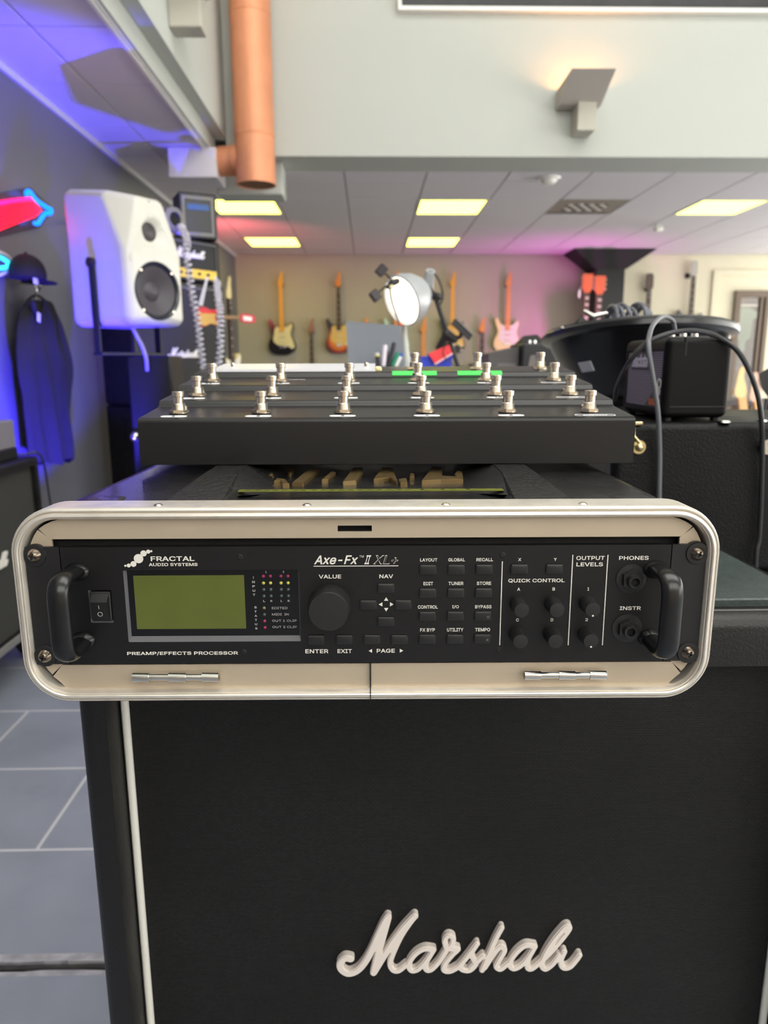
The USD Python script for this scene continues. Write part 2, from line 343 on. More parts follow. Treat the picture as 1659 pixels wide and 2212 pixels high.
# copper downpipe with its branch
q0, q1 = atY(553.5, 400, 4.62), atY(490, 346, 4.66)
rp = .117
pc = Thing('copper_pipe', 'thick vertical copper pipe with a short branch, beside the white upper wall', 'pipe', (q0[0], 4.62, q0[2]))
pc.addw('downpipe', mv(lathe([(0, 0), (rp-.012, 0), (rp-.012, .05)], 48), q0[0], 4.62, q0[2]+.004), M('pipe_inside', S(120, 78, 60), .5, .5), label='dark closed pipe end')
pc.addw('pipe', cut(cyl((q0[0], 4.62, q0[2]), (q0[0], 4.62, 5.5), rp, 48), cyl((q0[0], 4.62, q0[2]-.1), (q0[0], 4.62, q0[2]+.03), rp-.006, 48)), m_copper)
for z in (.26, .9): pc.addw('pipe_seam', mv(lathe([(rp, 0), (rp+.0025, .003), (rp+.0025, .012), (rp, .015)], 48), q0[0], 4.62, q0[2]+z), m_copper)
pc.addw('branch', cyl((b1[0]-.002, 4.69, q1[2]), (q0[0], 4.66, q1[2]), .084, 36), m_copper)
pc.addw('collar', cyl((q0[0]-.125, 4.665, q1[2]), (q0[0]-.05, 4.65, q1[2]), .09, 36), m_copper)
# ceiling lights
m_lit = M('lit_diffuser', (1.0, .95, .13), .5, emit=6.3)
CL = None; places = {(1, 2): 'square lit ceiling panel nearest the copper pipe', (1, 5): 'square lit ceiling panel farther back on the left', (4, 2): 'square lit ceiling panel above the desk lamp, nearer row', (4, 5): 'square lit ceiling panel above the desk lamp, farther row', (8, 2): 'square lit ceiling panel at the right edge'}
for k, lab in places.items():
    a, b, c, d = cells[k]; L = ((a+b)/2, (c+d)/2, CZ)
    if CL is None:
        CL = Thing('ceiling_light', lab, 'ceiling light', L, group='lit ceiling panels')
        w, h = .278-.004, .2875-.004
        CL.add('frame', pz(sbox(-w, -h, w, h).difference(sbox(-w+.018, -h+.018, w-.018, h-.018)), 0, .014).apply_transform(trimesh.transformations.rotation_matrix(-PI/2, [1, 0, 0])).apply_translation([0, 0, .01]), m_whitepl)
        CL.add('diffuser', bx(-w+.016, w-.016, -h+.016, h-.016, .002, .01), m_lit)
    else: copy_of(CL, 'ceiling_light', lab, 'ceiling light', L, group='lit ceiling panels')
# air vent, detectors
a, b, c, d = cells[6, 2]
v = Thing('air_vent', 'square ceiling air vent with rows of slots', 'air vent', ((a+b)/2, (c+d)/2, CZ))
v.addw('face_plate', bx(a+.004, b-.004, c+.004, d-.004, CZ+.003, CZ+.013), M('vent_grey', S(150, 142, 132), .6))
for i in range(14): v.addw('slot', bx(a+.03+i*.036, a+.05+i*.036, d-.075, d-.03, CZ-.001, CZ+.004), m_gap, smooth=False)
for i in range(8):
    for j in range(4):
        v.addw('nozzle', mv(lathe([(0, 0), (.018, 0), (.022, .006), (0, .006)], 10), a+.13+i*.042, c+.2+j*.07, CZ-.002), M('vent_dark', S(96, 88, 78), .7) if (i+j) % 2 else m_whitepl)
def detector(px, py, lab):
    q = atZ(px, py, CZ)
    s_ = Thing('smoke_detector', lab, 'smoke detector', (q[0], q[1], CZ))
    s_.add('base', lathe([(0, -.012), (.075, -.012), (.08, -.002), (.08, 0), (0, 0)], 32), m_whitepl)
    s_.add('cap', lathe([(0, -.045), (.035, -.043), (.05, -.03), (.055, -.012), (0, -.012)], 32), m_whitepl)
detector(1186, 384, 'round white smoke detector near the soffit edge'); 
q = atZ(1420, 484, CZ)
s_ = Thing('ceiling_sensor', 'small white sensor dangling below the ceiling, left of the right light panel', 'sensor', (q[0], q[1], CZ))
s_.add('stem', cyl((0, 0, -.03), (0, 0, 0), .012), m_whitepl); s_.add('sensor_head', balls([((0.0, 0, -.04), .03), ((.03, 0, -.04), .028)]), m_whitepl)
# sconce pair
SH = .105; SPL = .15
def sconce(loc, rz, lab):
    t = Thing('wall_sconce', lab, 'wall lamp', loc, rz)
    t.add('post', bx(-.02, .092, -.14, 0, -SPL, .01, .004), M('sconce_post', S(178, 174, 162), .6))
    def wedge(w, o, z0, z1): return hull([(s*w, y, z) for s in (-1, 1) for y, z in ((-.012-o, z0), (-.11+o, z0), (-.012-o, z1), (-.36+o, z1))])
    t.add('shade', cut(wedge(.125, 0, 0, SH), wedge(.118, .010, .012, SH+.02)), M('sconce_grey', S(172, 165, 158), .6), smooth=False)
    t.add('bulb', balls([((0, -.085, .045), .018), ((0, -.085, .065), .02)]), M('warm_bulb', (1.0, .42, .1), .5, emit=330))
    return t
q = atY(1257, 222, 4.63)
sconce((q[0]+.0, 4.772, q[2]), 0, 'white wall sconce with a tilted square shade glowing orange on the upper wall')
q = atX(395, 62, -.80)
sconce((-.855, q[1], q[2]+SPL), PI/2, 'white wall sconce post cut off by the top edge, on the left upper wall')
# framed black banner at the top
q0 = atY(860, 22, 4.74); q1 = atY(1659, 20, 4.74)
t = Thing('framed_banner', 'large black glossy picture with a white frame cut off by the top edge', 'picture', (q0[0], 4.74, q0[2]))
t.addw('frame', pz(sbox(q0[0], q0[2], q0[0]+3, q0[2]+1.2).difference(sbox(q0[0]+.02, q0[2]+.02, q0[0]+2.98, q0[2]+1.18)), 4.73, 4.772), m_whitepl)
t.addw('print', bx(q0[0]+.02, q0[0]+2.98, 4.745, 4.765, q0[2]+.02, q0[2]+1.18), M('banner_print', S(24, 24, 28), .2, var=.6, vscale=9))
# ================================================================ the speaker cabinet in front
m_weave_n = {'g': ('geometry', {}), 's': ('separate_xyz', {}), 'c': ('combine_xyz', {'z': 0.0}),
  'br': ('brick_texture', {'color1': S(28, 27, 27), 'color2': S(12, 12, 12), 'mortar': S(7, 7, 8), 'scale': 1.0, 'mortar_size': .0006, 'mortar_smooth': .4, 'brick_width': .0046, 'row_height': .0027, 'bias': 0.}),
  'n': ('noise_texture', {'scale': 5.0, 'detail': 2.0}), 'n2': ('noise_texture', {'scale': 900.0, 'detail': 1.0}), 'mr': ('map_range', {'from_min': .35, 'from_max': .65, 'to_min': .65, 'to_max': 1.25}),
  'mx': ('mix', {'mix_type': 'multiply', 'fac': 1.0}), 'bp': ('bump', {'strength': .5, 'distance': .0006}), 'p': ('principled_bsdf', {'roughness': .62, 'specular_ior_level': .35})}
m_weave = usdkit.material(stage, '/World/Looks/black_weave', m_weave_n, [('g.position', 's.vector'), ('s.x', 'c.x'), ('s.z', 'c.y'), ('c.vector', 'br.vector'), ('g.position', 'n.vector'),
  ('n.fac', 'mr.value'), ('br.color', 'mx.color1'), ('mr.result', 'mx.color2'), ('mx.color', 'p.base_color'), ('br.fac', 'bp.height'), ('bp.normal', 'p.normal')], surface='p.BSDF')
m_pipe = M('white_piping', S(222, 220, 212), .45)
m_badge = M('badge_white', S(226, 216, 208), .35)
CX0, CX1, CT, CF = -.2885, .489, H-.2405, .65          # cabinet sides, top, front
cabn = Thing('speaker_cabinet', 'large black guitar speaker cabinet with white script badge, standing under the rack case', 'speaker', ((CX0+CX1)/2, CF+.18, 0))
IX0, IX1, IZ0, IZ1 = CX0+.030, CX1-.030, .10, H-.2917
zt = H-.2535
shell = cut(rbx(CX0, CX1, CF, CF+.36, .06, CT, .016), bx(IX0, IX1, CF-.02, CF+.075, IZ0, IZ1), bx(CX0+.012, CX1+.1, CF+.0185, CF+.4, zt, CT+.1))
cabn.addw('cabinet_shell', shell, m_tolex)
GY = CF+.043
nx, nz = 40, 30; gv = []
for j in range(nz+1):
    for i in range(nx+1):
        u, w = i/nx, j/nz; gv.append((IX0+u*(IX1-IX0), GY-.004*math.sin(PI*u)*math.sin(PI*w), IZ0+w*(IZ1-IZ0)))
gf = [q for j in range(nz) for i in range(nx) for q in ((j*(nx+1)+i, j*(nx+1)+i+1, (j+1)*(nx+1)+i+1), (j*(nx+1)+i, (j+1)*(nx+1)+i+1, (j+1)*(nx+1)+i))]
gm = trimesh.Trimesh(gv, gf, process=False)
cabn.addw('grille_cloth', cat_([gm, bx(IX0, IX1, GY+.001, GY+.012, IZ0, IZ1)]), m_weave, smooth=True)
r_ = .0042; e = r_+.0005
for nm, a, b in (('piping', (IX0+e, IZ0), (IX0+e, IZ1)), ('piping', (IX1-e, IZ0), (IX1-e, IZ1)), ('piping', (IX0, IZ1-e), (IX1, IZ1-e)), ('piping', (IX0, IZ0+e), (IX1, IZ0+e))):
    cabn.addw(nm, cyl((a[0], GY-.003, a[1]), (b[0], GY-.003, b[1]), r_, 12), m_pipe, label='white piping around the grille' if a[0] == IX0+e else None)
def bpt(x, y):
    p = atY(700+x/2.765, 1940+y/2.765, GY-.011); return (p[0], p[2])
sc = np.hypot(*(np.array(bpt(100, 300))-np.array(bpt(200, 300))))/100
bs = badge_shape(BADGE, 17.5*sc, 0, 0, bpt)
cabn.addw('script_badge', cat_([pz(bs, GY-.010, GY-.002), pz(bs.buffer(-.0011), GY-.0115, GY-.010)]), m_badge, smooth=50, label='raised white script badge, broken at its last letter')
for cx_ in (CX0+.06, CX1-.06):
    for cy_ in (CF+.06, CF+.30):
        cabn.addw('caster', cat_([cyl((cx_-.015, cy_, .028), (cx_+.015, cy_, .028), .028, 20), bx(cx_-.02, cx_+.02, cy_-.02, cy_+.02, .04, .062)]), m_black)
# board and metal strip lying in the step of the cabinet top
t = Thing('metal_strip', 'ridged silver metal strip lying along the front of the cabinet top, before the black board', 'strip', ((CX0+CX1)/2, CF+.03, zt))
t.addw('strip_base', bx(CX0+.014, CX1-.002, CF+.021, CF+.041, zt, zt+.0045, .001), M('dull_silver', S(150, 150, 150), .35, 1.))
for yy in (CF+.0255, CF+.036): t.addw('ridge', cyl((CX0+.015, yy, zt+.0045), (CX1-.003, yy, zt+.0045), .0032, 10), M('dull_silver', (0, 0, 0)))
m_slab = M('green_black_tolex', S(64, 72, 71), .3, bump=.6, bscale=190, bdist=.002, rvar=.1)
t = Thing('amp_board', 'black grained board lying on the cabinet top under the rack case', 'board', (.08, .9, zt))
bt = H-.2432
t.addw('board', bx(CX0+.013, .465, .712, 1.008, zt, bt, .0015), m_slab)
t.addw('dark_filler', bx(CX0+.014, CX1-.004, CF+.042, .711, zt, zt+.001), m_deep)  # black sheet paints the shade in the gap behind the strip
# ================================================================ rack case (own frame: origin at the middle of the faceplate)
CL_ = (-.0023, .4923, H-.1703); CR = math.radians(-.82)
exv, eyv, ezv = np.array([math.cos(CR), math.sin(CR), 0]), np.array([-math.sin(CR), math.cos(CR), 0]), np.array([0, 0, 1.])
def lz(px, py, z):                                   # the case's own (x, y) of a point at its height z
    p = atZ(px, py, CL_[2]+z)-np.array(CL_); return np.array([p@exv, p@eyv])
m_alu = M('satin_aluminium', S(226, 219, 208), .33, .6, bump=.02, bscale=300, rvar=.06, vscale=14)
m_alu2 = M('rail_aluminium', S(190, 175, 154), .42, .35, bump=.04, bscale=260, var=.03, vscale=20)
m_abs = M('black_abs', S(20, 20, 21), .24, spec=.7, coat=.3, bump=.7, bscale=300, bdist=.0014, rvar=.1)
case = Thing('rack_case', 'black moulded two unit rack case with silver aluminium rim, resting on the cabinet', 'rack case', CL_, CR)
body = rbx(-.246, .246, .015, .50, -.0712, .0672, .026)
cav = bx(-.2416, .2416, -.01, .47, -.064, .0605)
rec = hull([(-.112, .052, .0700), (.118, .052, .07), (-.112, .42, .07), (.118, .42, .07), (-.105, .060, .0625), (.11, .060, .0625), (-.105, .41, .0625), (.11, .41, .0625)])
case.add('shell', cut(body, cav, rec), m_abs)
def ring(prof, hx, hz, r, n=10):
    """sweep (inset, y) profile around a rounded rectangle"""
    V = []
    for d, y in prof:
        pts = []
        for cx_, cz_, a0 in ((hx-r, hz-r, 0), (-(hx-r), hz-r, PI/2), (-(hx-r), -(hz-r), PI), (hx-r, -(hz-r), 1.5*PI)):
            for a in np.linspace(a0, a0+PI/2, n): pts.append((cx_+(r-d)*math.cos(a), y, cz_+(r-d)*math.sin(a)))
        V += pts
    m = 4*n; F = []
    for k in range(len(prof)-1):
        for i in range(m):
            j = (i+1) % m; F += [(k*m+i, (k+1)*m+j, k*m+j), (k*m+i, (k+1)*m+i, (k+1)*m+j)]
    return trimesh.Trimesh(V, F, process=False)
prof = [(0, .024), (0, .0005), (.0006, -.002), (.0018, -.0036), (.0026, -.0036), (.0029, -.0022), (.0034, -.0022), (.0038, -.0046), (.0058, -.0052), (.0066, -.0046), (.0069, -.003), (.0074, -.003), (.0085, -.001), (.0087, .0005), (.0087, .024), (0, .024)]
case.add('rim', ring(prof, .2505, .0728, .034, 14), m_alu, smooth=25, label='silver ribbed aluminium rim')
case.add('rim_joint', cat_([bx(.0018, .0024, -.0056, .02, -.0731, -.064), bx(.0018, .0024, -.0002, .0034, -.0645, -.0445)]), m_deep, smooth=False)
RX = .2225
arc = lambda s: [(s*x, z) for x, z in ((.2245, .0490), (.2318, .0566), (.2275, .0594), (.2225, .0618), (.2145, .0640))]
top = Polygon([*arc(-1), *arc(1)[::-1]]).difference(rrect(-.0205, .0038, .0536, .0580, .0004))
case.add('rail_top', pz(top, .0036, .0056), m_alu2)
for x0, x1 in ((-1, .0016), (.0026, 1)):
    bot = Polygon([(x, -z-.0004 if z < .06 else -.0642) for x, z in [(-.2245, .0456), (-.2318, .0545), (-.2275, .0585), (-.2225, .0612), (-.2145, .0640)]]+[(x, -z-.0004 if z < .06 else -.0642) for x, z in [(-.2245, .0456), (-.2318, .0545), (-.2275, .0585), (-.2225, .0612), (-.2145, .0640)][::-1] for x in [-x]])
    case.add('rail_bottom', pz(bot.intersection(sbox(x0, -.1, x1, 0)), .0030, .0052), m_alu2)
for s_ in (-1, 1):
    v = Polygon([(s_*x, z) for x, z in ((.2232, .0484), (.2324, .0558), (.2352, .0520), (.2378, .0470), (.2400, .041), (.2400, -.041), (.2378, -.0455), (.2352, -.0500), (.2324, -.0535), (.2232, -.0448))])
    case.add('rack_strip', pz(v, .0034, .0054), m_alu2)
case.add('inner_panel', bx(-.2412, .2412, .012, .014, -.0635, .0605), m_deep)
for q in ((342, 1090), (663, 1090), (964, 1090), (1262, 1089)):
    p = lz(*q, .0733); case.add('rivet', mv(lathe([(0, .0012), (.0022, .001), (.0034, 0), (0, 0)], 14), p[0], min(.018, max(.004, p[1])), .0728), m_nickel)
for x0, x1 in ((-.1712, -.1085), (.1148, .1745)):
    L = x1-x0; hy, hz = -.0026, -.0535
    hg = case.add('hinge', cyl((x0, hy, hz), (x1, hy, hz), .0025, 16), m_chrome)
    for a, b in ((0, .012), (L*.42, L*.62), (L-.012, L)):
        case.add('hinge_knuckle', cat_([cyl((x0+a, hy, hz), (x0+b, hy, hz), .0034, 16), bx(x0+a, x0+b, hy, .0036, hz-.0032, hz-.001)]), m_chrome, parent=hg)
m_block = M('block_abs', S(12, 12, 12), .42, spec=.5, bump=1., bscale=150, bdist=.003)
# stacking blocks moulded on the lid, with the embossed lettering between them
for s_ in (-1, 1):
    o = 0 if s_ < 0 else .002
    sb = case.add('stacking_block', hull([(s_*.157+o, .046, .0662), (s_*.112+o, .044, .0662), (s_*.148+o, .150, .0741), (s_*.118+o, .150, .0741), (s_*.157+o, .42, .0662), (s_*.112+o, .42, .0662), (s_*.148+o, .40, .0741), (s_*.118+o, .40, .0741), (s_*.154+o, .052, .0675), (s_*.115+o, .050, .0675)]), m_block, smooth=20)
    case.add('block_flank', hull([(s_*x+o, y, z) for x, y, z in ((.116, .075, .0662), (.117, .150, .0738), (.117, .40, .0738), (.116, .42, .0662), (.084, .11, .0618), (.082, .40, .0618), (.112, .10, .06), (.112, .41, .06))]), m_abs, smooth=20, parent=sb)
    case.add('corner_block', hull([(s_*x, y, z) for x, y, z in ((.222, .030, .0664), (.180, .026, .0664), (.214, .038, .0690), (.188, .034, .0690), (.226, .075, .0664), (.19, .07, .0664), (.216, .066, .069), (.194, .064, .069))]), m_abs, smooth=20)
G = [('a', [(150, 70), (520, 70), (540, 185), (510, 168), (400, 195), (300, 255), (140, 160)]), ('a', [(538, 238), (580, 205), (690, 215), (742, 272), (650, 276), (630, 235)]), ('a', [(710, 68), (812, 80), (760, 140), (722, 132)]),
     ('a', [(775, 258), (1010, 66), (1132, 80), (920, 262)]), ('a', [(1150, 222), (1280, 113), (1337, 125), (1240, 218)]), ('a', [(1420, 252), (1560, 66), (1680, 66), (1690, 100), (1600, 235)]),
     ('b', [(215, 214), (330, 62), (460, 68), (535, 265), (430, 190), (350, 204)]), ('b', [(680, 190), (690, 138), (742, 148), (742, 182)]), ('b', [(540, 215), (640, 200), (652, 262), (560, 262)]),
     ('b', [(830, 237), (975, 52), (1104, 66), (1090, 172), (1282, 183), (1255, 150), (1290, 108), (1352, 120), (1367, 218), (1080, 222)]), ('b', [(1540, 80), (1660, 55), (1660, 282), (1560, 252)])]
m_emb = M('abs_gold_reflection', S(138, 116, 78), .28, .7, bump=.3, bscale=420, bdist=.0008)  # gold tint paints warm reflections onto the black plastic letters
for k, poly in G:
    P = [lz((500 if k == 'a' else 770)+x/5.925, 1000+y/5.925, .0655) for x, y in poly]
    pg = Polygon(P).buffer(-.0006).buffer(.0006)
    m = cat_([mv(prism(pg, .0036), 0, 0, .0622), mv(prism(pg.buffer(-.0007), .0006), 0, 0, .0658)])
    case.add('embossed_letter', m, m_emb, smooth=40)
a, b = lz(480, 1060, .0674), lz(1105, 1058, .0674)
st = case.add('tape_strip', bx(-.1075, .112, a[1]-.004, a[1]+.0045, .0670, .0676), M('olive_lamp_reflection', S(112, 116, 42), .25, var=.2, vscale=60), label='olive green strip with the lamp reflection in its colour and faint black marks')  # olive colour paints the lamp reflection on the lid ledge
for k in range(22):
    x = -.10+k*.0078+rng.uniform(-.001, .001)
    if k < 18: case.add('tape_mark', rot(bx(x-.002, x+.002, a[1]-.0006, a[1]+.0006, .0676, .0678), .35, [0, 0, 1], (x, a[1], 0)), m_black, parent=st, smooth=False)
for x in (.045, .062, .083): case.add('tape_dot', mv(lathe([(0, .0004), (.0017, .0003), (.0017, 0), (0, 0)], 12), x, a[1]+.001, .0675), m_black, parent=st)
# latches on both ends
for s_ in (-1, 1):
    lt = case.add('latch', hull([(s_*x, y, z) for x in (.2455, .2495) for y in (.028, .068) for z in (-.045, .035)]), m_chrome, label='chrome butterfly latch')
    case.add('latch_wing', rot(bx(s_*.2495-.001, s_*.2495+.011*s_+.001, .034, .038, .0, .026, .0008) if s_ > 0 else bx(-.2565, -.2485, .034, .038, .0, .026, .0008), -.12*s_, [0, 1, 0], (s_*.25, 0, .013)), m_chrome, parent=lt)
    case.add('latch_pin', cat_([balls([((s_*.2505, .034, z), .0034)]) for z in (-.028, -.012)]), m_chrome, parent=lt)
# ================================================================ the processor in the case
m_face = M('black_anodised', S(20, 19, 21), .4, .2, bump=.16, bscale=240, bdist=.0004, stretch=(.03, 1, 1.6))
m_ear = M('black_ear', S(19, 18, 20), .5, bump=.1, bscale=500, bdist=.0003)
m_txt = M('panel_print', S(222, 218, 210), .5)
m_btn = M('button_black', S(25, 25, 26), .42)
m_knob = M('knob_black', S(27, 26, 27), .5)
pr = Thing('rack_processor', 'black two unit guitar effects processor with green display, mounted in the rack case', 'effects processor', CL_, CR)
DX0, DX1, DZ0, DZ1 = -.1732, -.0482, -.0272, .0268
WX0, WX1, WZ0, WZ1 = -.1992, -.1828, -.0122, .0124
plate = sbox(-.2165, -.0440, .2165, .0440).difference(rrect(DX0, DX1, DZ0, DZ1, .0008)).difference(rrect(WX0, WX1, WZ0, WZ1, .0008))
pr.add('faceplate', pz(plate, 0, .003), m_face, smooth=False)
for s_ in (-1, 1):
    e_ = sbox(min(s_*.2172, s_*.2413), -.0440, max(s_*.2172, s_*.2413), .0440)
    for z in (.0383, -.0375): e_ = e_.union(Point(s_*.2345, z).buffer(.0078).intersection(sbox(-.2415, -.05, .2415, .05)))
    pr.add('rack_ear', pz(e_, 0, .003), m_ear)
pr.add('chassis', bx(-.212, .212, .0032, .0115, -.0425, .0425), m_deep)
def bevel(x0, x1, z0, z1, d, nm, m):
    """sloping walls of a window; d = widths left, right, bottom, top at depth .0032"""
    a = [(x0, 0, z0), (x1, 0, z0), (x1, 0, z1), (x0, 0, z1)]; l, r, b, t_ = d
    c = [(x0+l, .0032, z0+b), (x1-r, .0032, z0+b), (x1-r, .0032, z1-t_), (x0+l, .0032, z1-t_)]
    V = a+c; F = []
    for k in range(4): j = (k+1) % 4; F += [(k, j, 4+j), (k, 4+j, 4+k)]
    pr.add(nm, trimesh.Trimesh(V, F, process=False), m, smooth=False)
m_bev = M('bevel_grey', S(92, 92, 96), .45)
bevel(DX0, DX1, DZ0, DZ1, (.0016, .0012, .0036, .0006), 'display_bevel', m_bev)
bevel(WX0, WX1, WZ0, WZ1, (.0012, .0008, .0016, .0008), 'switch_bevel', m_bev)
dsp = pr.add('display_window', bx(DX0, DX1, .0030, .0034, DZ0, DZ1), M('window_black', S(12, 12, 14), .12))
pr.add('lcd', pz(rrect(-.1672, -.0880, -.0182, .0222, .0003), .0024, .0031), M('lcd_green', S(88, 95, 40), .22, var=.05, vscale=30), parent=dsp, label='dim yellow green display')
m_ledr = M('led_red', S(150, 38, 84), .25); m_ledy = M('led_yellow', S(196, 190, 84), .25); m_ledg = M('led_grey', S(70, 82, 84), .25); m_ledo = M('led_olive', S(122, 124, 84), .25)
def led(x, z, m):
    pr.add('led', front(lathe([(0, .0008), (.0009, .0006), (.0012, 0), (0, 0)], 12), x, z, .0029), m, parent=dsp, smooth=60)
for r_, (z, m) in enumerate(((.0212, m_ledr), (.0161, m_ledy), (.0112, m_ledg), (.0063, m_ledg))):
    for x in (-.0743, -.0692, -.0617, -.0566): led(x, z, m)
for z, m in ((-.0027, m_ledo), (-.0077, m_ledg), (-.0127, m_ledr), (-.0177, m_ledr)): led(-.0745, z, m)
m_tx2 = M('small_print', S(176, 172, 172), .5)
def lab(s, x0, x1, z0, z1, y=0., m=None, name='lettering', parent=None, **k):
    pr.add(name, text(s, x0/1000, x1/1000, z0/1000, z1/1000, y, **k), m or m_txt, smooth=False, parent=parent)
for s, x, z in (('1', -72.2, 23.7), ('2', -59.7, 23.7)): lab(s, x-.5, x+.5, z, z+1.5, .0030, m_tx2, parent=dsp)
for k, c in enumerate('INPUT'): lab(c, -81.4-(.3 if c == 'I' else .9), -81.4+(.3 if c == 'I' else .9), 19.4-k*3.25, 21.0-k*3.25, .0030, m_tx2, parent=dsp)
for k, c in enumerate('STATUS'): lab(c, -81.6, -79.9, -3.0-k*3.22, -1.4-k*3.22, .0030, m_tx2, parent=dsp)
for c, x in (('L', -74.2), ('R', -69.1), ('L', -61.7), ('R', -56.6)): lab(c, x-.7, x+.7, 1.9, 3.3, .0030, m_tx2, parent=dsp)
for s, x1, z in (('EDITED', -57.6, -3.6), ('MIDI  IN', -56.8, -8.4), ('OUT 1 CLIP', -51.2, -13.3), ('OUT 2 CLIP', -51.2, -18.1)): lab(s, -69.0, x1, z, z+1.6, .0030, m_tx2, parent=dsp, bold=False)
# maker's mark and titles
for x, z, r in ((-161.5, 35.5, 3.35), (-165.4, 31.6, 2.1), (-168.8, 30.5, 1.4), (-171.2, 30.3, .75), (-157.7, 39.3, 2.2), (-154.3, 40.6, 1.45), (-152.1, 40.9, .75)):
    pr.add('logo_disc', pz(Point(x/1000, z/1000).buffer(r/1000, quad_segs=10), -.0002, .0001), m_txt)
lab('FRACTAL', -152.9, -122.0, 33.6, 37.1); lab('AUDIO SYSTEMS', -154.6, -120.0, 29.9, 32.2); lab('PREAMP/EFFECTS PROCESSOR', -174.9, -94.4, -37.5, -34.6)
lab('Axe-Fx', -37.4, -5.6, 30.6, 37.2, shear=.28); lab('II', -1.7, 3.3, 30.6, 37.2, shear=.28); lab('TM', -5.1, -2.0, 35.6, 37.1, bold=False)
lab('XL+', 4.8, 23.4, 30.6, 37.2, shear=.28); pr.add('lettering', text('XL+', .0055, .0228, .0311, .0367, -.0002, bold=False, shear=.28), m_face, smooth=False)
pr.add('title_rule', bx(-.0378, .0225, -.0003, .0001, .0291, .0296), m_txt)
for s, x0, x1, z0, z1 in (('VALUE', -34.2, -18.3, 20.2, 23.0), ('NAV', 9.0, 18.8, 20.2, 23.0), ('ENTER', -45.2, -28.5, -36.5, -33.5), ('EXIT', -21.8, -11.3, -36.5, -33.5), ('PAGE', 6.8, 20.1, -36.4, -33.4),
    ('LAYOUT', 38.0, 50.2, 32.4, 34.8), ('GLOBAL', 58.0, 69.9, 32.4, 34.8), ('RECALL', 78.0, 89.9, 32.4, 34.8), ('EDIT', 40.5, 47.4, 14.8, 17.3), ('TUNER', 58.4, 69.1, 14.8, 17.3), ('STORE', 78.7, 89.0, 14.8, 17.3),
    ('CONTROL', 36.6, 51.0, -2.8, -.3), ('I/O', 61.3, 66.2, -2.8, -.3), ('BYPASS', 77.9, 89.7, -2.8, -.3), ('FX BYP', 38.4, 49.1, -20.3, -17.7), ('UTILITY', 57.9, 69.7, -20.3, -17.7), ('TEMPO', 78.3, 89.2, -20.3, -17.7),
    ('X', 107.8, 109.9, 32.4, 34.6), ('Y', 133.1, 135.2, 32.4, 34.6), ('QUICK CONTROL', 101.2, 141.6, 16.4, 19.3), ('A', 107.8, 110.0, 10.3, 12.6), ('B', 133.1, 135.0, 10.4, 12.7), ('1', 158.3, 159.5, 10.3, 12.6),
    ('C', 107.8, 109.8, -12.9, -10.6), ('D', 132.9, 134.8, -12.9, -10.6), ('2', 158.0, 159.9, -12.9, -10.6), ('OUTPUT', 149.1, 169.3, 33.0, 35.9), ('LEVELS', 149.4, 168.4, 28.3, 31.2), ('PHONES', 179.6, 200.7, 32.9, 35.8), ('INSTR', 182.4, 197.7, -4.6, -1.8)):
    lab(s, x0, x1, z0, z1)
def triangle(x, z, r, a):
    pr.add('arrow_print', pz(Polygon([(x+r*math.cos(a+k*2*PI/3), z+r*math.sin(a+k*2*PI/3)) for k in range(3)]), -.00025, .0001), m_txt, smooth=False)
for a in range(4): triangle(.0138+.0036*math.cos(a*PI/2), .0006+.0036*math.sin(a*PI/2), .0018, a*PI/2)
triangle(.0026, -.0349, .0017, PI); triangle(.0245, -.0349, .0017, 0)
for x, z0, z1 in ((.0965, -.0310, .0322), (.1465, -.0313, .0368), (.1715, -.0314, .0367)): pr.add('divider_line', bx(x-.00035, x+.00035, -.0003, .0001, z0, z1), m_txt, smooth=False)
for x, z in ((-.0898, .0364), (-.0900, -.0353), (.0966, .0368), (.0957, -.0346)):
    pr.add('small_screw', front(lathe([(0, .0005), (.0014, .0006), (.0022, 0), (0, 0)], 16), x, z, 0), m_deep)
# push buttons
def pbutton(x, z, w=.0125, h=.0076):
    fr_ = rrect(x-w/2-.0007, x+w/2+.0007, z-h/2-.0007, z+h/2+.0007, .0016).difference(rrect(x-w/2, x+w/2, z-h/2, z+h/2, .0012))
    b = pr.add('push_button', hull([(x+sx*(w/2-k), y, z+sz*(h/2-k2)) for sx in (-1, 1) for sz in (-1, 1) for y, k, k2 in ((.001, 0, .0009), (.001, .0009, 0), (-.0016, .0003, .001), (-.0016, .001, .0003), (-.0022, .0018, .0018))]), m_btn, smooth=28)
    pr.add('button_gap', pz(fr_, -.00005, .0001), m_deep, parent=b, smooth=False)
for z in (.0267, .0092, -.0082, -.0257):
    for x in (.0436, .0637, .0836): pbutton(x, z)
for x, z in ((.0137, .0130), (.0010, .0006), (.0260, .0006), (.0136, -.0121), (-.0371, -.0259), (-.0166, -.0258), (.0035, -.0258), (.0233, -.0259), (.1086, .0267), (.1336, .0266)): pbutton(x, z)
for x, z in ((.0870, -.0086), (.0870, -.0261)): pr.add('button_lamp', front(lathe([(0, .0004), (.001, .0003), (.001, 0), (0, 0)], 10), x, z, -.0021), m_ledg)
